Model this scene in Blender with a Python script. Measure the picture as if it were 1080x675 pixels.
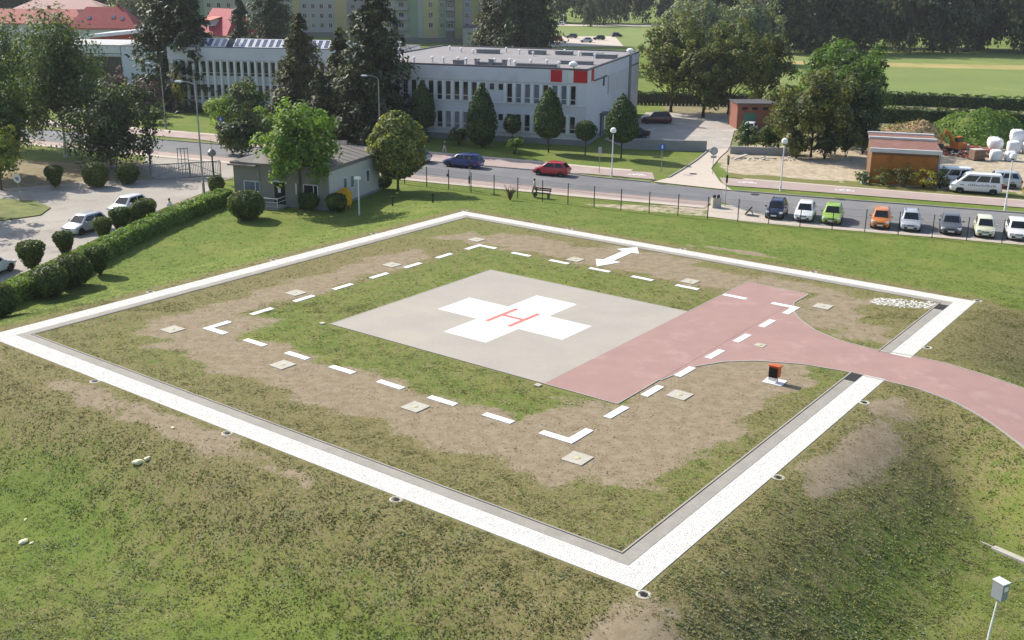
import bpy, bmesh, math, random
import numpy as np
from mathutils import Vector, Matrix, Euler

scene = bpy.context.scene
for o in list(bpy.data.objects):
    bpy.data.objects.remove(o)
col = scene.collection
R = math.radians

# ------------------------------------------------------------------ camera
CAM_H = 19.33
cam_d = bpy.data.cameras.new('camera')
cam = bpy.data.objects.new('camera', cam_d)
col.objects.link(cam)
cam_d.sensor_fit = 'HORIZONTAL'
cam_d.sensor_width = 36.0
cam_d.lens = 37.47
cam_d.clip_start = 0.2
cam_d.clip_end = 6000
cam.matrix_world = Matrix.Translation((0, 0, CAM_H)) @ Matrix.Rotation(R(90 - 18.139), 4, 'X') @ Matrix.Rotation(R(0.594), 4, 'Z')
scene.camera = cam

# ------------------------------------------------------------------ sky, sun, exposure
SUN_EL = 38.0
SUN_AZ = math.atan2(-0.77, 0.64)          # measured from +Y towards +X
world = bpy.data.worlds.new('World')
scene.world = world
world.use_nodes = True
wn = world.node_tree
sky = wn.nodes.new('ShaderNodeTexSky')
sky.sky_type = 'NISHITA'
sky.sun_disc = False
sky.sun_elevation = R(SUN_EL)
sky.sun_rotation = SUN_AZ
sky.air_density = 1.0
sky.dust_density = 1.5
wn.links.new(sky.outputs[0], wn.nodes['Background'].inputs[0])
wn.nodes['Background'].inputs[1].default_value = 0.125
sd = bpy.data.lights.new('sun', 'SUN')
sd.energy = 4.3
sd.angle = R(0.53)
sd.color = (1.0, 0.94, 0.84)
sun = bpy.data.objects.new('sun', sd)
col.objects.link(sun)
ce = math.cos(R(SUN_EL))
sun_vec = Vector((math.sin(SUN_AZ) * ce, math.cos(SUN_AZ) * ce, math.sin(R(SUN_EL))))
sun.rotation_euler = sun_vec.to_track_quat('Z', 'Y').to_euler()
sun.location = (-40, 60, 80)
vs = scene.view_settings
vs.view_transform = 'Standard'
vs.look = 'None'
vs.exposure = 0.62
vs.gamma = 1.0

# ------------------------------------------------------------------ helpers
rng = np.random.default_rng(7)
random.seed(7)
GZ = -1.5                                    # level of the land round the mound
PC = np.array([0.055, 59.436])               # middle of the helipad
PH = R(-36.662)                              # heading of the helipad
E1 = np.array([math.cos(PH), math.sin(PH)])
E2 = np.array([-math.sin(PH), math.cos(PH)])
def W2(u, v):
    return (PC[0] + u * E1[0] + v * E2[0], PC[1] + u * E1[1] + v * E2[1])
def UV(x, y):
    dx, dy = x - PC[0], y - PC[1]
    return dx * E1[0] + dy * E1[1], dx * E2[0] + dy * E2[1]

def lin(c):
    return tuple(((x / 255) / 12.92 if x / 255 < 0.04045 else ((x / 255 + 0.055) / 1.055) ** 2.4) for x in c)

def nmat(name):
    m = bpy.data.materials.new(name)
    m.use_nodes = True
    nt = m.node_tree
    for n in list(nt.nodes):
        nt.nodes.remove(n)
    return m, nt
class NB:
    """small node-tree builder"""
    def __init__(self, nt):
        self.nt = nt
    def n(self, t, **kw):
        nd = self.nt.nodes.new(t)
        for k, v in kw.items():
            setattr(nd, k, v)
        return nd
    def l(self, a, b):
        self.nt.links.new(a, b)
    def val(self, s, v):
        if isinstance(v, (int, float)):
            s.default_value = v
        elif isinstance(v, tuple):
            s.default_value = v if len(v) == 4 else (*v, 1)
        else:
            self.l(v, s)
    def math(self, op, a, b=0.0, clamp=False):
        nd = self.n('ShaderNodeMath', operation=op, use_clamp=clamp)
        self.val(nd.inputs[0], a)
        self.val(nd.inputs[1], b)
        return nd.outputs[0]
    def mix(self, f, a, b, mode='MIX'):
        nd = self.n('ShaderNodeMix', data_type='RGBA', blend_type=mode)
        self.val(nd.inputs[0], f)
        self.val(nd.inputs[6], a)
        self.val(nd.inputs[7], b)
        return nd.outputs[2]
    def noise(self, vec, scale, detail=3, rough=0.55, dist=0.0):
        nd = self.n('ShaderNodeTexNoise')
        if vec is not None:
            self.l(vec, nd.inputs['Vector'])
        nd.inputs['Scale'].default_value = scale
        nd.inputs['Detail'].default_value = detail
        nd.inputs['Roughness'].default_value = rough
        nd.inputs['Distortion'].default_value = dist
        return nd.outputs[0]
    def step(self, x, a, b):
        nd = self.n('ShaderNodeMapRange', interpolation_type='SMOOTHSTEP')
        self.val(nd.inputs[0], x)
        nd.inputs[1].default_value = a
        nd.inputs[2].default_value = b
        return nd.outputs[0]
    def bump(self, h, strength, dist):
        nd = self.n('ShaderNodeBump')
        nd.inputs['Strength'].default_value = strength
        nd.inputs['Distance'].default_value = dist
        self.l(h, nd.inputs['Height'])
        return nd.outputs[0]
    def pbsdf(self, colr, rough=0.9, spec=0.3, normal=None, metal=0.0):
        nd = self.n('ShaderNodeBsdfPrincipled')
        self.val(nd.inputs['Base Color'], colr)
        self.val(nd.inputs['Roughness'], rough)
        nd.inputs['Specular IOR Level'].default_value = spec
        nd.inputs['Metallic'].default_value = metal
        if normal is not None:
            self.l(normal, nd.inputs['Normal'])
        return nd
    def out(self, sh):
        o = self.n('ShaderNodeOutputMaterial')
        self.l(sh, o.inputs[0])

MATS = {}
def pm(name, rgb, rough=0.8, var=0.18, scale=1.5, fine=12.0, spec=0.3, bump=0.0, metal=0.0, dirt=None, world_space=True):
    """painted / mineral surface: colour with broad and fine wear, optional bump and stains"""
    if name in MATS:
        return MATS[name]
    m, nt = nmat(name)
    b = NB(nt)
    tc = b.n('ShaderNodeNewGeometry').outputs['Position'] if world_space else b.n('ShaderNodeTexCoord').outputs['Object']
    c = lin(rgb)
    n1 = b.noise(tc, scale, 4, 0.6)
    n2 = b.noise(tc, fine, 2, 0.6)
    f = b.math('ADD', b.math('MULTIPLY', n1, 0.65), b.math('MULTIPLY', n2, 0.35))
    f = b.step(f, 0.3, 0.7)
    lo = tuple(x * (1 - var) for x in c)
    hi = tuple(min(1, x * (1 + var)) for x in c)
    colr = b.mix(f, lo, hi)
    if dirt:
        dc, amt, dsc = dirt
        d = b.step(b.noise(tc, dsc, 4, 0.65), 0.52, 0.72)
        colr = b.mix(b.math('MULTIPLY', d, amt), colr, lin(dc))
    nrm = b.bump(n2, bump, 0.03) if bump else None
    b.out(b.pbsdf(colr, rough, spec, nrm, metal).outputs[0])
    MATS[name] = m
    return m
def paint(name, rgb, rough=0.28, metal=0.0):
    if name in MATS:
        return MATS[name]
    m, nt = nmat(name)
    b = NB(nt)
    tc = b.n('ShaderNodeTexCoord').outputs['Object']
    c = lin(rgb)
    n1 = b.noise(tc, 2.5, 3)
    colr = b.mix(n1, tuple(x * 0.92 for x in c), tuple(min(1, x * 1.05) for x in c))
    p = b.pbsdf(colr, rough, 0.5, None, metal)
    p.inputs['Coat Weight'].default_value = 0.5
    p.inputs['Coat Roughness'].default_value = 0.08
    b.out(p.outputs[0])
    MATS[name] = m
    return m
def glassm(name, rgb=(22, 27, 32), rough=0.07):
    if name in MATS:
        return MATS[name]
    m, nt = nmat(name)
    b = NB(nt)
    tc = b.n('ShaderNodeNewGeometry').outputs['Position']
    c = lin(rgb)
    colr = b.mix(b.noise(tc, 0.9, 2), tuple(x * 0.5 for x in c), tuple(x * 1.6 for x in c))
    b.out(b.pbsdf(colr, rough, 0.6).outputs[0])
    MATS[name] = m
    return m
def leafm(name, rgb, rgb2, transl=0.3):
    if name in MATS:
        return MATS[name]
    m, nt = nmat(name)
    b = NB(nt)
    at = b.n('ShaderNodeAttribute', attribute_name='tint')
    geo = b.n('ShaderNodeNewGeometry')
    n1 = b.noise(geo.outputs['Position'], 0.55, 3, 0.6)
    base = b.mix(b.step(n1, 0.35, 0.68), lin(rgb), lin(rgb2))
    colr = b.mix(1.0, base, at.outputs['Color'], 'MULTIPLY')
    d = b.pbsdf(colr, 0.6, 0.35)
    t = b.n('ShaderNodeBsdfTranslucent')
    b.l(b.mix(1.0, colr, (1.0, 1.05, 0.55), 'MULTIPLY'), t.inputs[0])
    mx = b.n('ShaderNodeMixShader')
    mx.inputs[0].default_value = transl
    b.l(d.outputs[0], mx.inputs[1])
    b.l(t.outputs[0], mx.inputs[2])
    b.out(mx.outputs[0])
    MATS[name] = m
    return m

# ---- meshes
class MB:
    def __init__(self):
        self.v = []
        self.f = []
        self.mi = []
        self.mats = []
    def m(self, mat):
        if mat not in self.mats:
            self.mats.append(mat)
        return self.mats.index(mat)
    def add(self, vs_, fs_, mat):
        o = len(self.v)
        i = self.m(mat)
        self.v += [tuple(p) for p in vs_]
        for f in fs_:
            self.f.append(tuple(k + o for k in f))
            self.mi.append(i)
        return self
    def box(self, c, s, mat, rz=0.0, rx=0.0, ry=0.0, taper=1.0):
        x, y, z = s[0] / 2, s[1] / 2, s[2] / 2
        M = Matrix.Translation(c) @ Euler((rx, ry, rz)).to_matrix().to_4x4()
        vs_ = [M @ Vector((a * (taper if d > 0 else 1), e * (taper if d > 0 else 1), d)) for d in (-z, z) for a, e in ((-x, -y), (x, -y), (x, y), (-x, y))]
        self.add(vs_, [(3, 2, 1, 0), (4, 5, 6, 7), (0, 1, 5, 4), (1, 2, 6, 5), (2, 3, 7, 6), (3, 0, 4, 7)], mat)
        return self
    def tube(self, pts, rad, mat, n=8, caps=True):
        pts = [Vector(p) for p in pts]
        rad = rad if isinstance(rad, (list, tuple)) else [rad] * len(pts)
        rings = []
        for i, p in enumerate(pts):
            d = (pts[min(i + 1, len(pts) - 1)] - pts[max(i - 1, 0)]).normalized()
            a = d.orthogonal().normalized() if i == 0 else (rings[-1][1] - d * rings[-1][1].dot(d)).normalized()
            b_ = d.cross(a)
            rings.append((p, a, b_, rad[i]))
        vs_ = []
        for p, a, b_, r in rings:
            for k in range(n):
                t = 2 * math.pi * k / n
                vs_.append(p + a * math.cos(t) * r + b_ * math.sin(t) * r)
        fs_ = []
        for i in range(len(rings) - 1):
            for k in range(n):
                fs_.append((i * n + k, i * n + (k + 1) % n, (i + 1) * n + (k + 1) % n, (i + 1) * n + k))
        if caps:
            fs_.append(tuple(range(n - 1, -1, -1)))
            fs_.append(tuple(range((len(rings) - 1) * n, len(rings) * n)))
        self.add(vs_, fs_, mat)
        return self
    def cyl(self, c, r, h, mat, n=14, r2=None):
        """upright cylinder standing on c"""
        r2 = r if r2 is None else r2
        return self.tube([c, (c[0], c[1], c[2] + h)], [r, r2], mat, n)
    def lathe(self, prof, mat, n=14, c=(0, 0, 0)):
        vs_ = []
        for r, z in prof:
            for k in range(n):
                t = 2 * math.pi * k / n
                vs_.append((c[0] + r * math.cos(t), c[1] + r * math.sin(t), c[2] + z))
        fs_ = []
        for i in range(len(prof) - 1):
            for k in range(n):
                fs_.append((i * n + k, i * n + (k + 1) % n, (i + 1) * n + (k + 1) % n, (i + 1) * n + k))
        fs_.append(tuple(range(n - 1, -1, -1)))
        fs_.append(tuple(range((len(prof) - 1) * n, len(prof) * n)))
        self.add(vs_, fs_, mat)
        return self
    def prism(self, poly, z0, z1, mat, sides=True):
        """vertical prism over an outline in x, y"""
        n = len(poly)
        a = sum(poly[i][0] * poly[(i + 1) % n][1] - poly[(i + 1) % n][0] * poly[i][1] for i in range(n))
        if a < 0:
            poly = poly[::-1]
        zz0 = z0 if callable(z0) else (lambda x, y: z0)
        zz1 = z1 if callable(z1) else (lambda x, y: z1)
        vs_ = [(x, y, zz0(x, y)) for x, y in poly] + [(x, y, zz1(x, y)) for x, y in poly]
        fs_ = [tuple(range(n, 2 * n))]
        if sides:
            fs_ += [tuple(range(n - 1, -1, -1))] + [(i, (i + 1) % n, n + (i + 1) % n, n + i) for i in range(n)]
        self.add(vs_, fs_, mat)
        return self
    def xf(self, M):
        self.v = [tuple(M @ Vector(p)) for p in self.v]
        return self
    def mesh(self, name, smooth=False):
        me = bpy.data.meshes.new(name)
        me.from_pydata(self.v, [], self.f)
        for mt in self.mats:
            me.materials.append(mt)
        me.polygons.foreach_set('material_index', self.mi)
        if smooth:
            me.polygons.foreach_set('use_smooth', [True] * len(me.polygons))
            try:
                me.set_sharp_from_angle(angle=R(40))
            except Exception:
                pass
        me.update()
        return me
    def build(self, name, parent=None, smooth=False, loc=None, rz=0.0):
        o = bpy.data.objects.new(name, self.mesh(name, smooth))
        col.objects.link(o)
        if loc is not None:
            o.location = loc
        o.rotation_euler[2] = rz
        if parent is not None:
            o.parent = parent
        return o

def tag(o, label, cat, group=None):
    o['label'] = label
    o['category'] = cat
    if group:
        o['group'] = group
    return o
def struct(o):
    o['kind'] = 'structure'
    return o
def stuff(o, label=None, cat=None):
    o['kind'] = 'stuff'
    if label:
        o['label'] = label
        o['category'] = cat
    return o
def thing(name, label, cat, loc, rz=0.0, group=None):
    o = bpy.data.objects.new(name, None)
    col.objects.link(o)
    o.empty_display_size = 0.3
    o.location = loc
    o.rotation_euler[2] = rz
    return tag(o, label, cat, group)
def inst(me, name, parent, loc=(0, 0, 0), rz=0.0, scale=None):
    o = bpy.data.objects.new(name, me)
    col.objects.link(o)
    o.location = loc
    o.rotation_euler[2] = rz
    if scale is not None:
        o.scale = scale
    o.parent = parent
    return o
def resample(pl, n):
    pl = np.array(pl, float)
    s = np.r_[0, np.cumsum(np.hypot(*np.diff(pl[:, :2], axis=0).T))]
    t = np.linspace(0, s[-1], n)
    return np.stack([np.interp(t, s, pl[:, k]) for k in range(pl.shape[1])], 1)
def ribbon(name, A, B, z, mat, n=60, m=1, parent=None, zoff=0.0):
    """sheet between two outlines; z is a height or a terrain function"""
    A = resample(A, n)
    B = resample(B, n)
    vs_, fs_ = [], []
    for i in range(n):
        for j in range(m + 1):
            t = j / m
            x, y = A[i] * (1 - t) + B[i] * t
            vs_.append((x, y, (z(x, y) if callable(z) else z) + zoff))
    for i in range(n - 1):
        for j in range(m):
            a = i * (m + 1) + j
            fs_.append((a, a + 1, a + m + 2, a + m + 1))
    p = [Vector(vs_[k]) for k in fs_[len(fs_) // 2]]
    if (p[1] - p[0]).cross(p[2] - p[1]).z < 0:
        fs_ = [f[::-1] for f in fs_]
    return MB().add(vs_, fs_, mat).build(name, parent)
def interp(pl, x):
    pl = np.array(pl)
    return np.interp(x, pl[:, 0], pl[:, 1])
def offset(pl, d):
    """offset a polyline sideways (positive: to its left)"""
    pl = np.array(pl, float)
    t = np.gradient(pl, axis=0)
    t /= np.linalg.norm(t, axis=1)[:, None]
    return pl + np.stack([-t[:, 1], t[:, 0]], 1) * d
def kerb(name, pl, w, z0, z1, mat, n=None, parent=None):
    n = n or max(2, len(pl) * 4)
    A = resample(pl, n)
    B = offset(A, w)
    vs_, fs_ = [], []
    f0 = z0 if callable(z0) else (lambda x, y: z0)
    f1 = z1 if callable(z1) else (lambda x, y: z1)
    for i in range(n):
        (x, y), (X, Y) = A[i], B[i]
        vs_ += [(x, y, f0(x, y)), (x, y, f1(x, y)), (X, Y, f1(X, Y)), (X, Y, f0(X, Y))]
    for i in range(n - 1):
        a, b_ = i * 4, i * 4 + 4
        fs_ += [(a, b_, b_ + 1, a + 1), (a + 1, b_ + 1, b_ + 2, a + 2), (a + 2, b_ + 2, b_ + 3, a + 3)]
    fs_ += [(0, 1, 2, 3), tuple(range((n - 1) * 4 + 3, (n - 1) * 4 - 1, -1))]
    return MB().add(vs_, [f[::-1] for f in fs_], mat).build(name, parent)

# ------------------------------------------------------------------ terrain
def sstep(x, a, b):
    t = np.clip((x - a) / (b - a), 0, 1)
    return t * t * (3 - 2 * t)
LANE_UP = [(11.75, 13.2), (12.4, 11.6), (13.4, 10.2), (14.8, 8.9), (16.5, 8.05), (18.5, 7.7), (20.6, 7.95), (22.4, 7.9), (24.2, 7.6), (26.4, 7.05), (28.4, 6.2), (30.4, 5.0), (33, 2.8)]
LANE_LO = [(11.75, -3.5), (12.2, -0.6), (13.1, 1.0), (14.4, 2.2), (16.5, 3.2), (18.6, 3.55), (20.6, 3.5), (22.3, 3.45), (24.2, 2.85), (25.6, 2.0), (26.6, 1.25), (27.9, 0.1), (30, -2.2)]
LANE_MID = [((a[0] + b[0]) / 2, (a[1] + b[1]) / 2) for a, b in zip(LANE_UP, LANE_LO)]
def terrain(x, y):
    x = np.asarray(x, float)
    y = np.asarray(y, float)
    u, v = UV(x, y)
    ex, ey = np.maximum(np.abs(u) - 21.2, 0), np.maximum(np.abs(v) - 21.2, 0)
    d = np.hypot(ex, ey)
    low = GZ - 1.0 * sstep(-y, -62, -34)
    run = 7.5 + 1.5 * sstep(y, 60, 85) + 5.0 * sstep(v, 18, 23)
    z = low * sstep(d, -0.3, run)
    dm = np.full(np.shape(x), 99.0)
    mid = resample(LANE_MID[5:], 40)
    for p in mid:
        dm = np.minimum(dm, np.hypot(u - p[0], v - p[1]))
    ramp = -0.5 * sstep(u, 20.5, 34)
    k = sstep(-dm, -6.5, -2.6)
    z = np.where(d > 0, z * (1 - k) + ramp * k, z)
    und = 0.05 * np.sin(x * 0.45 + 1.3) * np.sin(y * 0.38) + 0.03 * np.sin(x * 1.3 + y * 0.9)
    z = z + und * sstep(d, 0.5, 4) * sstep(-y, -95, -70) * sstep(x, -31, -26)
    return z
def Tz(x, y):
    return float(terrain(x, y))

# what lies on the ground: bare earth, dry grass, pale sand
def rect_in(u, v, r, soft):
    du = np.maximum(r[0] - u, u - r[1])
    dv = np.maximum(r[2] - v, v - r[3])
    return np.clip(0.5 - np.maximum(du, dv) / soft, 0, 1)
def ell(u, v, e):
    return np.clip(1.25 - np.hypot((u - e[0]) / e[2], (v - e[1]) / e[3]), 0, 1)
BARE = [(-15.7, -12.7, -14.5, 8.5, 1.0), (-15.2, -9.8, -14.8, -9.2, 1.0), (-12, 15, -16.1, -11.8, 1.0), (9.5, 12.2, -14, -8.2, 1.0), (11.6, 17.4, -14.4, 2.9, 1.0),
        (-16.2, -12, 12, 15.4, .85), (-13, 8, 12.9, 17.2, .85), (-5, 3, 16, 18.6, .9), (11.9, 16.2, 9.5, 17.5, .75), (15.5, 19, 8.5, 12.5, .8), (7.5, 13, 15.4, 18.0, .85)]
def masks(x, y):
    u, v = UV(x, y)
    m = np.maximum(np.abs(u), np.abs(v))
    wob = 0.55 * np.sin(u * 0.9 + 1.1) * np.cos(v * 0.8) + 0.35 * np.sin(u * 2.1 - v * 1.7)
    inside = m < 19.2
    dirt = np.zeros_like(u)
    for b in BARE:
        dirt = np.maximum(dirt, b[4] * rect_in(u + wob, v + wob * 0.8, b, 1.9))
    dirt *= inside
    for e in [(-9.0, -21.9, 4.0, 1.0), (-2.0, -21.7, 6.5, 1.0), (5, -21.8, 3, .6), (21.6, -22.4, 2.0, 2.0), (22.6, -4.5, 1.7, 4.6), (22.3, -8, 1.2, 3), (22.2, 0.5, 1.2, 1.6), (3.6, 23.3, 3.6, 1.1), (-0.2, 22.4, 1.2, .6), (-18, -22, 3, .8)]:
        dirt = np.maximum(dirt, (0.95 if e[3] > .9 else 0.7) * ell(u + wob * .5, v + wob * .5, e) * (~inside))
    d = np.hypot(np.maximum(np.abs(u) - 20.7, 0), np.maximum(np.abs(v) - 20.7, 0))
    front = np.maximum(sstep(-v, 20.6, 20.9), sstep(u, 20.6, 20.9) * (v < 21))
    big = 0.5 + 0.5 * np.sin(x * 0.21 + 0.7 + 1.4 * np.sin(y * 0.13)) * np.cos(y * 0.24 - 0.3 + np.sin(x * 0.17))
    dry = np.where(inside, np.where(m < 12, 0.36 + 0.2 * big, 0.52 + 0.3 * big), 0.06 + 0.12 * big)
    dry = np.where(~inside & (front > 0), np.clip(0.66 + .15 * big - sstep(d, 2.0, 8.0) * (0.52 - 0.30 * big), 0, 1), dry)
    dry = np.maximum(dry, 0.75 * (~inside) * sstep(-d, -2.4, -0.3))
    dry = np.maximum(dry, 0.42 * sstep(u, 22, 26) * sstep(-np.abs(v + 8 - u * .3), -22, -14))
    sand = np.zeros_like(u)
    # building yard beyond the road
    yard = rect_in(x, y, (23.5, 95, 100, 181), 2.5) * sstep(y - interp(WALK_FAR, x), 2.0, 4.5)
    nz_ = .5 + .5 * np.sin(x * .8 + 1.5 * np.sin(y * .6)) * np.sin(y * .9 + 1.2 * np.sin(x * .5 + 1))
    dwalk = y - interp(WALK_FAR, x)
    hole = (1 - sstep(dwalk, 2.5, np.where(x > 35, 7.5, 5.0))) * sstep(nz_, .02, .35) + .8 * sstep(y, 140, 150) * sstep(nz_, .35, .6)
    sand = np.maximum(sand, yard * (1 - 0.9 * np.clip(hole, 0, 1)))
    back = sstep(y, 130, 140)
    sand = sand * (1 - .8 * back)
    dirt = np.maximum(dirt, .55 * yard * back)
    dry = np.maximum(dry, .5 * yard * back)
    sand = np.maximum(sand, 0.6 * rect_in(x, y, (-2, 22, 90, 99), 1.0) * sstep(y - interp(FENCE, x), 0.2, 1.0))
    yardverge = rect_in(x, y, (23, 95, 100, 125), 1.5) * sstep(y - interp(WALK_FAR, x), -0.5, 0.5) * (1 - sstep(y - interp(WALK_FAR, x), 3, 6))
    dry = np.maximum(dry, 0.6 * yardverge)
    park = rect_in(x, y, (-70, -36, 97, 120), 3)
    dry = np.maximum(dry, 0.75 * park)
    dirt = np.maximum(dirt, 0.55 * park)
    strip = rect_in(x, y, (-38, -27, 60, 104), 2) * sstep(np.interp(y, [62, 68, 74, 80, 87, 94, 98], [-34, -32.3, -31.4, -30.6, -29.6, -28, -26.9]) - x, -.2, .8)
    dry = np.maximum(dry, 0.65 * strip)
    lawn2 = rect_in(x, y, (-60, 22, 112, 142), 4)
    dry = np.maximum(dry, 0.45 * lawn2 * big)
    return np.clip(dirt, 0, 1), np.clip(dry, 0, 1), np.clip(sand, 0, 1)

# road lines (plan, metres)
FENCE = [(-16, 110.9), (-13.3, 109.2), (-8.5, 106.6), (-3.7, 103.7), (1, 100.9), (5.7, 98.4), (10.3, 96.0), (15.1, 94.0), (20.2, 92.1), (25, 90.2), (30.1, 88.5), (35.1, 86.8), (40, 85.0), (60, 77.7), (95, 65.3)]
NEAR_K = [(-150, 171), (-44, 127.4), (-12.4, 113.9), (6.5, 105.6), (19, 100.5)]
FAR_K = [(-150, 180), (-47, 136.2), (-10, 121.4), (5.5, 114.9), (9.0, 112.3), (13.7, 110.2), (21, 106.2), (33, 101.6), (45.6, 97.1), (95, 79.4)]
WALK_FAR = [(-150, 187), (-47, 143.0), (-10.5, 127.4), (2, 121.6), (10.3, 117.4), (16.9, 114.9), (20.8, 113.5), (27.8, 110.9), (34.8, 107.9), (43.1, 104.6), (95, 86)]
WALK_NEAR = [(-150, 183), (-47, 138.8), (-39, 135.4), (-35, 131.5), (-10, 121.55), (5.5, 115.05), (7.5, 114.7), (12.9, 112.3), (16.6, 110.8), (20.4, 109.2), (26.9, 107.0), (33.9, 104.4), (42.1, 101.3), (95, 82.3)]

# ------------------------------------------------------------------ ground
def ground_material():
    m, nt = nmat('ground_grass_earth')
    b = NB(nt)
    pos = b.n('ShaderNodeNewGeometry').outputs['Position']
    at = b.n('ShaderNodeAttribute', attribute_name='mask')
    sep = b.n('ShaderNodeSeparateColor')
    b.l(at.outputs['Color'], sep.inputs[0])
    dirt, dry, sand = sep.outputs[0], sep.outputs[1], sep.outputs[2]
    nb = b.noise(pos, 0.32, 4, 0.6)
    nm = b.noise(pos, 1.7, 4, 0.65)
    nf = b.noise(pos, 7.0, 3, 0.7)
    nx = b.noise(pos, 24.0, 2, 0.7)
    # grass
    lush = b.mix(b.step(nm, 0.3, 0.7), (0.108, 0.160, 0.027), (0.162, 0.212, 0.040))
    lush = b.mix(b.step(nb, 0.42, 0.68), lush, (0.190, 0.215, 0.050))
    lush = b.mix(b.math('MULTIPLY', b.step(nf, 0.35, 0.75), 0.25), lush, (0.070, 0.110, 0.020))
    straw = b.mix(b.step(nf, 0.3, 0.7), (0.172, 0.140, 0.060), (0.295, 0.238, 0.125))
    straw = b.mix(b.step(nx, 0.35, 0.72), straw, (0.120, 0.125, 0.040))
    ns = b.noise(pos, 42.0, 2, 0.75)
    lush = b.mix(b.math('MULTIPLY', b.step(ns, 0.54, 0.66), 0.55), lush, (0.052, 0.080, 0.018))
    lush = b.mix(b.math('MULTIPLY', b.step(nx, 0.60, 0.70), 0.40), lush, (0.205, 0.235, 0.095))
    straw = b.mix(b.math('MULTIPLY', b.step(ns, 0.56, 0.68), 0.6), straw, (0.075, 0.082, 0.030))
    straw = b.mix(b.math('MULTIPLY', b.step(ns, 0.44, 0.34), 0.5), straw, (0.36, 0.31, 0.17))
    dr = b.math('ADD', dry, b.math('MULTIPLY', b.math('SUBTRACT', b.math('ADD', b.math('MULTIPLY', nm, 0.6), b.math('MULTIPLY', nf, 0.4)), 0.5), 1.7))
    dr = b.step(dr, 0.28, 0.78)
    grass = b.mix(dr, lush, straw)
    # earth
    earth = b.mix(b.step(nm, 0.3, 0.7), (0.225, 0.176, 0.112), (0.300, 0.245, 0.166))
    earth = b.mix(b.math('MULTIPLY', b.step(nf, 0.5, 0.8), 0.5), earth, (0.33, 0.27, 0.195))
    earth = b.mix(b.math('MULTIPLY', b.step(nx, 0.58, 0.78), 0.55), earth, (0.12, 0.085, 0.05))
    df = b.math('ADD', dirt, b.math('MULTIPLY', b.math('SUBTRACT', b.math('ADD', b.math('MULTIPLY', nm, 0.5), b.math('MULTIPLY', nf, 0.5)), 0.5), 1.3))
    df = b.step(df, 0.36, 0.62)
    df = b.math('MULTIPLY', df, b.step(dirt, 0.02, 0.14))
    c = b.mix(df, grass, earth)
    sandc = b.mix(b.step(nm, 0.3, 0.7), (0.34, 0.27, 0.185), (0.52, 0.45, 0.34))
    sandc = b.mix(b.step(nf, 0.55, 0.8), sandc, (0.24, 0.185, 0.12))
    sf = b.math('ADD', sand, b.math('MULTIPLY', b.math('SUBTRACT', b.math('ADD', b.math('MULTIPLY', nm, 0.5), b.math('MULTIPLY', nb, 0.5)), 0.5), 1.5))
    sf = b.math('MULTIPLY', b.step(sf, 0.35, 0.65), b.step(sand, 0.02, 0.2))
    c = b.mix(sf, c, sandc)
    h = b.math('ADD', b.math('MULTIPLY', nf, 0.6), b.math('MULTIPLY', nx, 0.6))
    nrm = b.bump(h, 0.35, 0.07)
    b.out(b.pbsdf(c, 0.95, 0.12, nrm).outputs[0])
    return m
GROUND = ground_material()
def axis(fine0, fine1, step, far0, far1):
    f = np.arange(fine0, fine1 + step / 2, step)
    a = fine0 - np.geomspace(step * 2, fine0 - far0, 22)[::-1]
    c = fine1 + np.geomspace(step * 2, far1 - fine1, 22)
    return np.r_[a, f, c]
gx = axis(-62, 92, 0.4, -3200, 3200)
gy = axis(20, 184, 0.4, -400, 4200)
XX, YY = np.meshgrid(gx, gy)
ZZ = terrain(XX, YY)
nxg, nyg = len(gx), len(gy)
co = np.stack([XX.ravel(), YY.ravel(), ZZ.ravel()], 1)
idx = np.arange(nxg * nyg).reshape(nyg, nxg)
quads = np.stack([idx[:-1, :-1], idx[:-1, 1:], idx[1:, 1:], idx[1:, :-1]], -1).reshape(-1, 4)
def np_mesh(name, verts, faces, mat, tint=None, smooth=False, attr='tint'):
    k = faces.shape[1]
    me = bpy.data.meshes.new(name)
    me.vertices.add(len(verts))
    me.vertices.foreach_set('co', np.ascontiguousarray(verts, np.float32).ravel())
    me.loops.add(faces.size)
    me.loops.foreach_set('vertex_index', np.ascontiguousarray(faces, np.int32).ravel())
    me.polygons.add(len(faces))
    me.polygons.foreach_set('loop_start', np.arange(0, faces.size, k, dtype=np.int32))
    me.polygons.foreach_set('loop_total', np.full(len(faces), k, np.int32))
    if smooth:
        me.polygons.foreach_set('use_smooth', np.ones(len(faces), bool))
    me.materials.append(mat)
    me.update(calc_edges=True)
    if tint is not None:
        a = me.attributes.new(attr, 'FLOAT_COLOR', 'POINT')
        a.data.foreach_set('color', np.ascontiguousarray(tint, np.float32).ravel())
    return me
def link(me, name, parent=None):
    o = bpy.data.objects.new(name, me)
    col.objects.link(o)
    o.parent = parent
    return o
md, my, ms = masks(XX.ravel(), YY.ravel())
struct(link(np_mesh('ground', co, quads, GROUND, np.stack([md, my, ms, np.ones_like(md)], 1), True, 'mask'), 'ground'))

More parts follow.
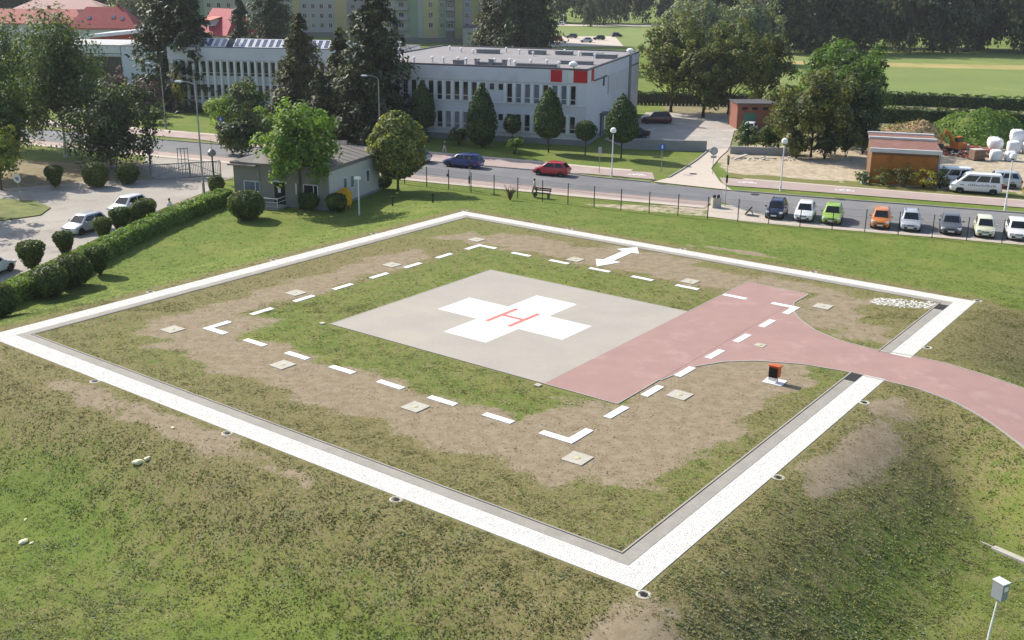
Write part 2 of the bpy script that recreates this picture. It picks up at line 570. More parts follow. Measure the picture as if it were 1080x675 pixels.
# ------------------------------------------------------------------ surfaces
CONC = pm('pad_concrete', (164, 157, 147), 0.85, 0.06, 0.35, 5.0, dirt=((176, 166, 146), 0.5, 0.22))
REDP = pm('red_paving', (158, 127, 120), 0.85, 0.07, 0.6, 9.0, dirt=((174, 146, 138), 0.6, 0.5), bump=0.15)
WHITE = pm('white_road_paint', (226, 226, 224), 0.7, 0.05, 1.2, 20, dirt=((190, 184, 172), 0.5, 3.5))
REDPAINT = pm('red_road_paint', (196, 118, 110), 0.7, 0.10, 4, 30)
SLAB = pm('pale_slab', (178, 173, 160), 0.85, 0.10, 2.5, 14, dirt=((170, 156, 126), 0.6, 2.0))
GREYC = pm('grey_concrete', (150, 145, 136), 0.9, 0.12, 1.0, 8, bump=0.15)
KERBM = pm('kerb_stone', (158, 152, 143), 0.9, 0.10, 1.0, 9)
DARKC = pm('dark_slot', (48, 47, 45), 0.8, 0.2)
ASPH = pm('asphalt', (112, 112, 114), 0.9, 0.10, 0.35, 6, dirt=((132, 130, 128), 0.6, 0.18))
ASPH2 = pm('asphalt_bay', (120, 119, 119), 0.9, 0.10, 0.4, 6, dirt=((142, 139, 134), 0.6, 0.3))
WALKR = pm('red_block_walk', (164, 146, 139), 0.9, 0.06, 0.5, 8, dirt=((178, 164, 156), 0.6, 0.5))
PALEW = pm('pale_pavement', (190, 178, 164), 0.9, 0.09, 0.4, 6, dirt=((168, 152, 134), 0.6, 0.4))
LOTM = pm('worn_lot', (165, 158, 150), 0.92, 0.14, 0.3, 3.0, dirt=((205, 192, 170), 0.7, 0.5))
YARDP = pm('worn_parking', (160, 153, 143), 0.92, 0.12, 0.25, 4.0, dirt=((126, 120, 112), 0.7, 0.35), bump=0.2)
STEEL = pm('galvanised_steel', (150, 153, 156), 0.45, 0.08, 3, 20, spec=0.5, metal=0.6)
DSTEEL = pm('dark_steel', (52, 54, 54), 0.6, 0.15, 3, 20)
BLACKM = pm('black_plastic', (26, 26, 27), 0.5, 0.15, 4, 20)
WOOD = pm('bark', (84, 70, 56), 0.95, 0.25, 3, 14, bump=0.4)
WOODD = pm('dark_bark', (58, 50, 42), 0.95, 0.25, 3, 14, bump=0.4)
LAMPW = pm('white_lamp_glass', (238, 238, 234), 0.3, 0.03, 3, 10, spec=0.5)
ORANGE = pm('orange_lamp_housing', (196, 92, 50), 0.5, 0.08, 3, 12)

def uvbox(name, u, v, su, sv, z0, z1, mat, parent=None, rot=0.0):
    x, y = W2(u, v)
    b = MB()
    b.box((0, 0, (z0 + z1) / 2), (su, sv, z1 - z0), mat)
    return b.build(name, parent, False, (x, y, 0), PH + rot)
def uvpoly(name, pts, z0, z1, mat, parent=None):
    return MB().prism([W2(*p) for p in pts], z0, z1, mat).build(name, parent)

# landing pad
pad = struct(uvpoly('landing_pad', [(-7.5, -7.5), (7.5, -7.5), (7.5, 7.5), (-7.5, 7.5)], -0.15, 0.018, CONC))
a, b_ = 1.5, 4.5
uvpoly('cross_marking', [(-b_, -a), (-a, -a), (-a, -b_), (a, -b_), (a, -a), (b_, -a), (b_, a), (a, a), (a, b_), (-a, b_), (-a, a), (-b_, a)], 0.019, 0.022, WHITE, pad)
hb = MB()
for (u0, u1, v0, v1) in [(-0.95, -0.65, -1.5, 1.5), (0.65, 0.95, -1.5, 1.5), (-0.65, 0.65, -0.15, 0.15)]:
    hb.prism([W2(u0, v0), W2(u1, v0), W2(u1, v1), W2(u0, v1)], 0.023, 0.026, REDPAINT)
hb.build('letter_h', pad)

# red apron and taxiway
apron = struct(uvpoly('red_apron', [(7.503, -7.5), (11.75, -7.5), (11.75, 15.6), (7.503, 15.6)], -0.15, 0.016, REDP))
lu = [W2(*p) for p in LANE_UP]
ll = [W2(*p) for p in LANE_LO]
zl = lambda x, y: Tz(x, y) + 0.016 + 0.02 * sstep(UV(x, y)[0], 20.7, 23)
struct(ribbon('red_taxiway', lu, ll, zl, REDP, 70, 8))
def tz0(x, y):
    return Tz(x, y) - 0.1
def tz1(x, y):
    return Tz(x, y) + 0.03 + 0.02 * sstep(UV(x, y)[0], 20.7, 23)
struct(kerb('path_edging', lu, 0.09, tz0, tz1, KERBM, 70))
struct(kerb('path_edging', ll[::-1], 0.09, tz0, tz1, KERBM, 70))
struct(kerb('path_edging', [W2(7.5, 15.6), W2(11.75, 15.6), W2(11.75, 13.2)], 0.09, tz0, tz1, KERBM, 24))
struct(kerb('path_edging', [W2(11.75, -3.5), W2(11.75, -7.5), W2(7.5, -7.5), W2(-7.5, -7.5), W2(-7.5, 7.5), W2(7.5, 7.5), W2(7.5, 15.6)], -0.07, tz0, lambda x, y: 0.024, KERBM, 160))
for u, v, s in [(-7.9, -7.7, .3), (7.4, -7.85, .32)]:
    tag(uvbox('cable_cover', u, v, s, s, -0.1, 0.05, SLAB), 'small white cable cover at the pad corner, %s' % ('left corner' if u < 0 else 'front corner by the red apron'), 'cover')

# dashed square of slabs
SIDES = {'front left': lambda t: (t, -12.25), 'front right': lambda t: (12.2, t), 'back left': lambda t: (-12.35, t), 'back right': lambda t: (t, 12.1)}
ORD = ['first', 'second', 'third', 'fourth', 'fifth', 'sixth']
CORN = {'front left': 'left', 'front right': 'front', 'back left': 'left', 'back right': 'back'}
dash_me = {}
for sname, fn in SIDES.items():
    along_u = sname in ('front left', 'back right')
    for k, t in enumerate([-8.33, -5, -1.67, 1.67, 5, 8.33]):
        u, v = fn(t)
        on_red = (sname == 'front right' and t > 0) or (sname == 'back right' and t > 7)
        x, y = W2(u, v)
        top = 0.024
        b = MB().box((0, 0, (top - 0.12) / 2), (1.62, 0.40, top + 0.12), WHITE)
        o = b.build('edge_slab', None, False, (x, y, 0), PH + (0 if along_u else math.pi / 2) + random.uniform(-.012, .012))
        tag(o, '%s white dash slab from the %s corner of the %s dashed line' % (ORD[k], CORN[sname], sname), 'marking', 'white dashes of the square round the pad')
for cn, (su, sv) in {'left': (-1, -1), 'back': (-1, 1), 'right': (1, 1), 'front': (1, -1)}.items():
    c0 = 12.5
    pts = [(c0, c0), (c0, c0 - 1.75), (c0 - .42, c0 - 1.75), (c0 - .42, c0 - .42), (c0 - 1.75, c0 - .42), (c0 - 1.75, c0)]
    o = uvpoly('corner_slab', [(su * p, sv * q) for p, q in pts], -0.12, 0.026, WHITE)
    tag(o, 'white corner angle slab at the %s corner of the dashed square' % cn, 'marking', 'corner angles of the dashed square')
# lamp plates
YLENS = pm('yellowish_lens', (190, 184, 138), 0.3, 0.08, 5, 20)
PL = {(-13.65, -13.65): 'at the left corner', (-4.55, -13.65): 'in front of the left part of the front left dashes', (4.5, -13.6): 'in front of the middle of the front left dashes', (13.5, -13.55): 'at the front corner', (13.5, -4.65): 'right of the red apron on bare earth',
      (13.5, 4.5): 'sunk in the red taxiway', (13.5, 13.6): 'on bare earth beyond the red path bend', (4.5, 13.45): 'on the back right side near the red apron', (-4.5, 13.35): 'on the back right side beside the arrow', (-13.55, 13.5): 'at the back corner', (-13.55, 4.2): 'at the back left side, upper one', (-13.65, -4.5): 'at the back left side, lower one'}
for (u, v), where in PL.items():
    x, y = W2(u, v)
    red = (u, v) == (13.5, 4.5)
    t = thing('lamp_plate', 'square pale concrete lamp plate %s' % where, 'lamp plate', (x, y, 0), PH + random.uniform(-.03, .03), 'square lamp plates round the pad')
    s = 0.55 if red else 1.0
    MB().box((0, 0, -0.03), (s, s, 0.12), SLAB).build('plate', t)
    MB().lathe([(0.13, 0), (0.13, 0.012), (0.10, 0.022), (0.0, 0.025)], YLENS, 14, (0, 0, 0.03)).build('lamp_cap', t, True)
# two-headed arrow
sh = [(-2.3, 12.75), (-1.6, 14.75), (-2.2, 14.75), (-2.35, 17.5), (-1.8, 17.6), (-2.9, 19.2), (-3.75, 17.75), (-3.1, 17.55), (-2.95, 14.6), (-3.45, 14.4)]
ao = uvpoly('direction_arrow', sh, -0.1, 0.024, WHITE)
tag(ao, 'white two-headed arrow slab on bare earth beside the back dashes', 'marking')
# floodlight box by the taxiway
x, y = W2(16.35, -0.15)
t = thing('floodlight', 'low orange and black floodlight box on a white plate beside the red taxiway', 'floodlight', (x, y, 0), R(-34))
MB().box((0.03, 0.02, 0.0), (1.0, 0.85, 0.06), WHITE).build('base_plate', t)
for sx in (-.18, .18):
    MB().tube([(sx, 0, .04), (sx, 0, .3)], .025, STEEL, 8).build('leg', t)
MB().box((0.02, -0.05, 0.58), (0.5, 0.36, 0.52), ORANGE).box((0.02, 0, 0.86), (0.56, 0.5, 0.05), ORANGE, rx=R(-6)).build('housing', t)
MB().box((0.0, -0.245, 0.55), (0.44, 0.03, 0.5), BLACKM).build('front_glass', t)
MB().box((0.0, -0.2, 0.2), (0.46, 0.04, 0.16), WHITE).build('ballast_box', t)

# gravel border with drain kerb
def frame_ring(name, r0, r1, z0, z1, mat, cut=True):
    b = MB()
    g0, g1 = (3.62, 7.62) if cut else (0, 0)
    def q(u0, u1, v0, v1):
        b.prism([W2(u0, v0), W2(u1, v0), W2(u1, v1), W2(u0, v1)], z0, z1, mat)
    q(-r1, r1, -r1, -r0)
    q(-r1, r1, r0, r1)
    q(-r1, -r0, -r0, r0)
    q(r0, r1, -r0, g0)
    q(r0, r1, g1, r0)
    return b.build(name)
GRAVEL = pm('white_gravel', (203, 201, 195), 0.9, 0.10, 2.0, 22.0, dirt=((104, 101, 92), 0.75, 14.0), bump=0.6)
struct(frame_ring('gravel_border', 19.55, 20.65, -0.2, 0.012, GRAVEL))
struct(frame_ring('drain_kerb', 19.02, 19.547, -0.2, 0.022, GREYC))
struct(frame_ring('drain_slot', 18.97, 19.017, -0.2, 0.015, DARKC))
struct(frame_ring('inner_kerb', 18.90, 18.967, -0.2, 0.03, KERBM))
# loose stones on the border
n = 26000
side = rng.integers(0, 4, n)
t_ = rng.uniform(-20.6, 20.6, n)
r_ = rng.uniform(19.6, 20.6, n)
u = np.where(side == 0, t_, np.where(side == 1, r_, np.where(side == 2, t_, -r_)))
v = np.where(side == 0, -r_, np.where(side == 1, t_, np.where(side == 2, r_, t_)))
keep = ~((side == 1) & (v > 3.4) & (v < 7.8))
u, v = u[keep], v[keep]
px, py = W2(u, v)
n = len(px)
s = rng.uniform(0.012, 0.035, n)
oct_ = np.array([(1, 0, 0), (0, 1, 0), (-1, 0, 0), (0, -1, 0), (0, 0, 0.8)], float)
an = rng.uniform(0, 6.28, n)
ca, sa = np.cos(an), np.sin(an)
vv = np.zeros((n, 5, 3))
vv[:, :, 0] = px[:, None] + s[:, None] * (oct_[None, :, 0] * ca[:, None] - oct_[None, :, 1] * sa[:, None]) * rng.uniform(.7, 1.4, (n, 5))
vv[:, :, 1] = py[:, None] + s[:, None] * (oct_[None, :, 0] * sa[:, None] + oct_[None, :, 1] * ca[:, None]) * rng.uniform(.7, 1.4, (n, 5))
vv[:, :, 2] = 0.011 + s[:, None] * oct_[None, :, 2]
ff = (np.arange(n)[:, None, None] * 5 + np.array([(0, 1, 4), (1, 2, 4), (2, 3, 4), (3, 0, 4)])[None]).reshape(-1, 3)
stuff(link(np_mesh('border_stones', vv.reshape(-1, 3), ff, pm('stone_white', (214, 212, 205), 0.9, 0.30, 9, 40, dirt=((140, 136, 126), 0.7, 12.0))), 'border_stones'), 'loose white stones lying along the pale border strip', 'gravel')
struct(uvpoly('grate', [(18.98, 17.4), (19.545, 17.4), (19.545, 18.6), (18.98, 18.6)], 0.0, 0.028, DARKC))
struct(uvpoly('grate', [(18.98, 2.3), (19.545, 2.3), (19.545, 3.5), (18.98, 3.5)], 0.0, 0.028, DARKC))
# small recessed lights on the outer edge
sidew = {0: 'front left', 1: 'front right', 2: 'back right', 3: 'back left'}
for sd_, pos in [(0, (-10, 0, 10)), (1, (-20.75, -10, 0, 9.9)), (2, (-20.7, -10, 0, 10, 20.7)), (3, (-20.7, -10, 0, 10))]:
    for k, p in enumerate(pos):
        u, v = [(p, -20.86), (20.86, p), (p, 20.86), (-20.86, p)][sd_]
        x, y = W2(u, v)
        t = thing('edge_light', '%s small round sunken light along the %s white border' % (ORD[k], sidew[sd_]), 'ground light', (x, y, min(0, Tz(x, y)) - 0.02), 0, 'sunken lights along the outer border')
        MB().lathe([(0.26, -0.1), (0.27, 0.03), (0.19, 0.045), (0.16, 0.02), (0.0, 0.02)], SLAB, 16).build('ring', t, True)
        MB().lathe([(0.13, 0.018), (0.11, 0.04), (0.0, 0.05)], BLACKM, 14).build('lens', t, True)
# white stones patch inside the right corner
pts = [(15.6, 16.4), (16.6, 18.5), (18.8, 18.85), (18.85, 16.6), (17.4, 15.9)]
n = 900
uu = rng.uniform(15.4, 18.85, n)
vv_ = rng.uniform(15.9, 18.85, n)
ok = (vv_ - 15.7 + (uu - 17.2) * .35 > 0) & (np.abs(vv_ - 17.4 - (uu - 17.2) * .45) < 1.15 * rng.uniform(0.4, 1, n))
uu, vv_ = uu[ok], vv_[ok]
n = len(uu)
px, py = W2(uu, vv_)
s = rng.uniform(0.03, 0.09, n)
vv = np.zeros((n, 5, 3))
vv[:, :, 0] = px[:, None] + s[:, None] * oct_[None, :, 0] * rng.uniform(.6, 1.5, (n, 5))
vv[:, :, 1] = py[:, None] + s[:, None] * oct_[None, :, 1] * rng.uniform(.6, 1.5, (n, 5))
vv[:, :, 2] = 0.005 + s[:, None] * oct_[None, :, 2] * .4
ff = (np.arange(n)[:, None, None] * 5 + np.array([(0, 1, 4), (1, 2, 4), (2, 3, 4), (3, 0, 4)])[None]).reshape(-1, 3)
stuff(link(np_mesh('spilled_stones', vv.reshape(-1, 3), ff, MATS['stone_white']), 'spilled_stones'), 'white stones spilled on the ground inside the right corner', 'gravel')
# stones on the near lawn
for i, (px, py, sx) in enumerate([(-15.95, 41.4, .55), (-15.55, 41.5, .38), (-16.1, 42.6, .16), (-15.0, 43.4, .22), (-20.0, 39.2, .18), (-19.35, 37.5, .45), (-19.0, 37.45, .22)]):
    me = bmesh.new()
    bmesh.ops.create_icosphere(me, subdivisions=2, radius=1)
    for vtx in me.verts:
        k = 1 + random.uniform(-.2, .2)
        vtx.co = Vector((vtx.co.x * sx * .5 * k, vtx.co.y * sx * .32 * k, vtx.co.z * sx * .2 * k))
    m_ = bpy.data.meshes.new('stone')
    me.to_mesh(m_)
    me.free()
    m_.materials.append(pm('chalk_stone', (222, 214, 176), 0.9, 0.12, 6, 20))
    o = link(m_, 'stone')
    o.location = (px, py, Tz(px, py) + sx * .06)
    o.rotation_euler[2] = random.uniform(0, 3)
    tag(o, ['largest pale stone on the lawn below the left border', 'pale stone touching the largest one on the left lawn', 'small white stone left above the largest lawn stone', 'small pale stone right above the largest lawn stone', 'tiny white stone high on the far left front lawn', 'pale flat stone nearest the left bottom corner', 'little stone beside the flat one near the left bottom corner'][i], 'stone', 'pale stones lying on the front lawn')
# concrete edging piece lying at the right
o = MB().box((0, 0, 0.05), (2.6, 0.3, 0.16), SLAB).build('kerb_piece', None, False, (20.15, 36.75, Tz(20.15, 36.75)), R(-52))
tag(o, 'pale concrete kerb piece in the grass at the right edge', 'kerb')
o = MB().box((0, 0, 0.03), (.75, 0.05, 0.05), SLAB).build('stick', None, False, (19.2, 37.9, Tz(19.2, 37.9) + .02), R(-52))
tag(o, 'thin pale stick beside the concrete kerb piece', 'stick')

# ------------------------------------------------------------------ road, walks
SZ = GZ + 0.02
struct(ribbon('road', NEAR_K + [(20.2, 100.0)], FAR_K[:7], SZ, ASPH, 90, 1))
bay_near = offset(np.array([(20.0, 92.2)] + FENCE[9:]), 1.1)
bn = np.vstack([[(20.2, 100.0)], bay_near])
struct(ribbon('road', [(20.2, 100.0), (21.2, 96.5), (23.2, 92.4)] + [tuple(p) for p in bay_near[1:]], [(21, 106.2), (24, 105.05), (27, 103.9)] + FAR_K[7:], SZ + 0.001, ASPH2, 60, 1))
struct(ribbon('fence_walk', [(17.5, 94.0)] + [tuple(p) for p in offset(np.array(FENCE[8:]), 0.12)], [(18.4, 98.5), (20.3, 99.6), (21.5, 96.3)] + [tuple(p) for p in bay_near[1:]], SZ + 0.012, PALEW, 60, 1))
nk = resample(NEAR_K, 60)
struct(ribbon('near_walk', offset(nk, -0.2), offset(nk, -2.2), SZ + 0.03, WALKR, 60, 1))
struct(ribbon('near_walk', offset(nk, -2.21), offset(nk, -3.3), SZ + 0.03, PALEW, 60, 1))
struct(kerb('road_kerb', NEAR_K, -0.16, GZ - .1, SZ + 0.055, KERBM, 60))
fk = resample(FAR_K, 90)
fkL = fk[fk[:, 0] < 15.0]
fkR = fk[fk[:, 0] > 22.0]
struct(kerb('road_kerb', fkL, 0.16, GZ - .1, SZ + 0.12, KERBM, len(fkL)))
struct(kerb('road_kerb', fkR, 0.16, GZ - .1, SZ + 0.12, KERBM, len(fkR)))
wn_ = resample(WALK_NEAR, 110)
wf_ = resample(WALK_FAR, 110)
iL = (wn_[:, 0] < 16.8)
struct(ribbon('far_walk', wn_[iL], wf_[iL], SZ + 0.05, WALKR, 100, 1))
iR = (wn_[:, 0] > 20.9)
struct(ribbon('far_walk', wn_[iR], wf_[iR], SZ + 0.05, WALKR, 60, 1))
wfr = wf_[wf_[:, 0] < 15]
struct(ribbon('walk_edge', wfr, offset(wfr, 0.9), SZ + 0.055, PALEW, 60, 1))
wfr = wf_[wf_[:, 0] > 23]
struct(ribbon('walk_edge', wfr, offset(wfr, 0.5), SZ + 0.055, PALEW, 60, 1))
# side road to the lot
SL = [(14.6, 110.2), (16.6, 112.6), (18.7, 117.3), (21.3, 123.6), (23.4, 129.4), (24.2, 132)]
SRr = [(22.0, 106.0), (21.6, 110.5), (22.1, 118.7), (24.4, 126), (26.4, 131.5), (27, 134)]
struct(ribbon('side_road', SL, SRr, SZ + 0.06, PALEW, 24, 2))
struct(kerb('road_kerb', SL[1:], 0.15, GZ - .1, SZ + 0.17, KERBM, 20))
LOT = [(11.8, 139.5), (14.0, 132.3), (24.2, 131.8), (27, 133.5), (30.5, 148.5), (41, 160.5), (36, 166), (20.5, 168), (19.5, 163)]
struct(MB().prism(LOT, GZ - .1, SZ + 0.075, LOTM).build('parking_lot'))
# manhole covers
for i, (x, y) in enumerate([(19.5, 114.9), (14.9, 110.9), (23.9, 104.2)]):
    o = MB().lathe([(.42, -.05), (.42, .02), (.3, .025), (0, .025)], DSTEEL, 16).build('manhole_cover', None, False, (x, y, SZ + (.065 if i == 0 else .02)))
    tag(o, ['dark round manhole cover in the side road mouth', 'dark manhole cover by the far kerb left of the side road', 'dark manhole cover by the kerb right of the side road'][i], 'manhole', 'manhole covers')
# bicycle marks on the walks
def bike_mark(x, y, rz, label):
    b = MB()
    for cx in (-.55, .55):
        pts = [(cx + .32 * math.cos(t), .32 * math.sin(t)) for t in np.linspace(0, 6.283, 17)]
        for p, q in zip(pts[:-1], pts[1:]):
            d = Vector((q[0] - p[0], q[1] - p[1]))
            nn = Vector((-d.y, d.x)).normalized() * .05
            b.add([(p[0] - nn.x, p[1] - nn.y, 0), (q[0] - nn.x, q[1] - nn.y, 0), (q[0] + nn.x, q[1] + nn.y, 0), (p[0] + nn.x, p[1] + nn.y, 0)], [(0, 1, 2, 3)], WHITE)
    for p, q in [((-.55, 0), (-.2, .5)), ((-.2, .5), (.35, .5)), ((-.55, 0), (.05, 0)), ((.05, 0), (.35, .5)), ((.05, 0), (-.25, .62)), ((.55, 0), (.3, .68)), ((.3, .68), (.5, .72))]:
        d = Vector((q[0] - p[0], q[1] - p[1]))
        nn = Vector((-d.y, d.x)).normalized() * .05
        b.add([(p[0] - nn.x, p[1] - nn.y, 0.002), (q[0] - nn.x, q[1] - nn.y, 0.002), (q[0] + nn.x, q[1] + nn.y, 0.002), (p[0] + nn.x, p[1] + nn.y, 0.002)], [(0, 1, 2, 3)], WHITE)
    b.xf(Matrix.Scale(1.05, 4))
    o = b.build('bicycle_marking', None, False, (x, y, SZ + 0.056), rz)
    tag(o, label, 'marking', 'white bicycle signs painted on the red walk')
bike_mark(13.3, 114.0, R(-25), 'white bicycle sign on the red walk left of the side road')
bike_mark(24.4, 110.2, R(-22), 'white bicycle sign on the red walk right of the side road')
bike_mark(33.5, 106.6, R(-20), 'white bicycle sign on the red walk behind the orange parked car')

# lot with parked cars at the left
LP = [(-75, 50), (-36.9, 62), (-35.0, 72), (-33.9, 80), (-32.9, 88), (-31.6, 96), (-29.9, 103.2), (-30.2, 109.2), (-36.9, 108.8), (-43, 107.2), (-50, 103.4), (-75, 96)]
struct(MB().prism(LP, GZ - .1, GZ + 0.03, YARDP).build('left_parking'))
isl = [(-75, 84), (-50, 86.5), (-43.6, 89.4), (-41.4, 91.5), (-41.8, 94.6), (-44.5, 97.4), (-50, 98.6), (-75, 94)]
GRASSI = pm('island_grass', (104, 112, 58), 0.95, 0.3, 0.8, 9, dirt=((128, 116, 84), 0.8, 0.9), bump=0.4)
struct(MB().prism(isl, GZ - .1, GZ + 0.12, GRASSI).build('grass_island'))
struct(ribbon('gate_drive', [(-36.9, 109), (-40.5, 116), (-44, 127.3)], [(-29.6, 109), (-29.0, 114), (-26, 119.8)], SZ - .012, YARDP, 16, 1))
struct(MB().prism([(-31.2, 97.5), (-28.2, 97.5), (-27.5, 99.3), (-30.5, 99.3)], GZ - .05, GZ + .05, PALEW).build('doorstep_path'))

# meadow far right and far lot
FIELD = pm('meadow_grass', (112, 126, 64), 0.95, 0.10, 0.05, 0.9, dirt=((140, 140, 82), 0.5, 0.045), bump=0.3)
struct(MB().prism([(44, 191), (125, 163.5), (160, 160), (260, 330), (60, 345)], GZ - .1, GZ + .03, FIELD).build('meadow'))
HAY = pm('mown_strip', (158, 146, 92), 0.95, 0.15, 0.12, 1.2, dirt=((120, 128, 58), 0.7, 0.3))
struct(ribbon('mown_strip', [(60, 263), (110, 256), (200, 244)], [(60, 276), (110, 270), (200, 258)], GZ + .04, HAY, 20))
struct(MB().prism([(3, 318), (32, 324), (34, 375), (6, 366)], GZ - .1, GZ + .05, PALEW).build('far_parking'))
struct(MB().prism([(3, 318), (32, 323.5), (60, 330), (70, 440), (0, 430), (-6, 330)], GZ - .1, GZ + .03, FIELD).build('far_lawn'))
struct(MB().prism([(6, 440), (60, 447), (60, 462), (6, 455)], GZ - .1, GZ + .05, PALEW).build('far_road'))

# ------------------------------------------------------------------ vegetation
def unit(a):
    return a / np.maximum(np.linalg.norm(a, axis=1), 1e-9)[:, None]
def leaves(P, N, size, tint, asp=0.62, hang=0.0, rg=rng):
    """one leaf spray (a bent four-cornered face) at each point P, facing roughly along N"""
    n = len(P)
    N = unit(N + rg.normal(0, 0.55, (n, 3)))
    T = rg.normal(0, 1, (n, 3))
    T[:, 2] -= hang * 3
    T = unit(T - N * (T * N).sum(1)[:, None])
    B = np.cross(N, T)
    s = size[:, None]
    v = np.zeros((n, 4, 3))
    v[:, 0] = P - T * s * .5
    v[:, 1] = P + B * s * .5 * asp + N * s * .10
    v[:, 2] = P + T * s * .55
    v[:, 3] = P - B * s * .5 * asp + N * s * .10
    f = np.arange(n * 4).reshape(n, 4)
    t = np.repeat(np.c_[tint, np.ones(n)], 4, axis=0)
    return v.reshape(-1, 3), f, t
def tints(n, lo=0.6, hi=1.35, warm=0.12, rg=rng):
    b = rg.uniform(lo, hi, n)
    w = rg.normal(0, warm, n)
    return np.stack([b * (1 + w), b, b * (1 - w * .5)], 1)
def core_mesh(prof_fn, nz=9, nk=12):
    """closed inner body that stops light, given as radius over height"""
    vs_, fs_ = [], []
    for i in range(nz + 1):
        for k in range(nk):
            vs_.append(prof_fn(i / nz, 2 * math.pi * k / nk))
    for i in range(nz):
        for k in range(nk):
            fs_.append((i * nk + k, i * nk + (k + 1) % nk, (i + 1) * nk + (k + 1) % nk, (i + 1) * nk + k))
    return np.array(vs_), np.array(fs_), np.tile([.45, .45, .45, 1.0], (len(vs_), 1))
def join(parts):
    V, F, T, o = [], [], [], 0
    for v, f, t in parts:
        V.append(v)
        F.append(f + o)
        T.append(t)
        o += len(v)
    return np.vstack(V), np.vstack(F), np.vstack(T)

def round_crown(w, h, n, leaf, clumps=46, core=0.5, seed=0, hang=0.0, cl=0.21, top=0.0, dense=1.0, tl=(0.6, 1.35), warm=.12):
    """leafy crown: clumps of leaves through an uneven ellipsoid, base at z = 0"""
    rg = np.random.default_rng(seed)
    d = unit(rg.normal(0, 1, (clumps, 3)))
    rad = rg.uniform(0.25, 0.86, clumps) ** 0.75
    lump = 1 + 0.16 * np.sin(d[:, 0] * 4 + seed) * np.cos(d[:, 1] * 3.3 + seed * .7) + rg.normal(0, .05, clumps)
    C = d * (rad * lump)[:, None]
    C[:, 2] = np.where(C[:, 2] < 0, C[:, 2] * (1 - .25 * top), C[:, 2])
    per = max(6, n // clumps)
    k = np.repeat(np.arange(clumps), per)
    q = unit(rg.normal(0, 1, (len(k), 3)))
    q[:, 2] = np.where(rg.random(len(k)) < .6, np.abs(q[:, 2]), q[:, 2])
    cr = cl * rg.uniform(.7, 1.35, clumps)
    rr = cr[k] * rg.uniform(.55, 1.08, len(k))
    if hang:
        q[:, 2] *= 1 + hang
        q[:, 2] -= hang * .5
    P = C[k] + q * rr[:, None]
    P = P * np.array([w / 2, w / 2, h / 2]) + np.array([0, 0, h / 2])
    ct = rg.uniform(.78, 1.25, clumps)
    N = q * .8 + C[k] * .5 + np.array([0, 0, .35])
    lv = leaves(P, N, leaf * rg.uniform(.65, 1.3, len(k)), tints(len(k), *tl, warm, rg) * ct[k][:, None], .62, hang, rg)
    parts = [lv]
    if core:
        def pf(t, a):
            z = math.cos(math.pi * (1 - t))
            r = math.sin(math.pi * t) * min(core, .46) * (1 + .2 * math.sin(3 * a + seed) * math.sin(5 * t + seed))
            return (r * w / 2 * math.cos(a), r * w / 2 * math.sin(a), h / 2 + z * min(core, .46) * h / 2)
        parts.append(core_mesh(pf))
    return join(parts)
def conifer_crown(w, h, n, leaf, seed=0, power=0.85, droop=0.35, whorls=None, gap=.25):
    rg = np.random.default_rng(seed)
    wh = whorls or int(h * 1.3)
    P, N, S = [], [], []
    tot = 0
    zs = np.sort(rg.uniform(0, 1, wh * 7)) ** 1.0
    for t in zs:
        R0 = w / 2 * (1 - t) ** power * rg.uniform(.72, 1.12) + 0.12
        a = rg.uniform(0, 6.283)
        m = max(4, int(n / (wh * 7) * (0.35 + 1.3 * (1 - t))))
        s = rg.uniform(0.06, 1, m) ** .75
        jit = rg.normal(0, .10 * R0 + .06, (m, 3))
        x = np.cos(a) * R0 * s
        y = np.sin(a) * R0 * s
        z = h * t - droop * R0 * s ** 1.6 + .12 * R0 * s
        P.append(np.stack([x, y, z], 1) + jit * np.array([1, 1, .6]))
        N.append(np.stack([np.cos(a) * np.ones(m) * .5, np.sin(a) * np.ones(m) * .5, np.ones(m)], 1))
    P = np.vstack(P)
    N = np.vstack(N)
    P[:, 2] = np.maximum(P[:, 2], 0.0)
    m = len(P)
    lv = leaves(P, N, leaf * rg.uniform(.6, 1.3, m), tints(m, .55, 1.3, .1, rg), .5, .6, rg)
    def pf(t, a):
        r = w / 2 * (1 - t) ** power * .34 * (1 + .15 * math.sin(4 * a + 9 * t)) + .02
        return (r * math.cos(a), r * math.sin(a), h * t * .96)
    return join([lv, core_mesh(pf, 12, 10)])
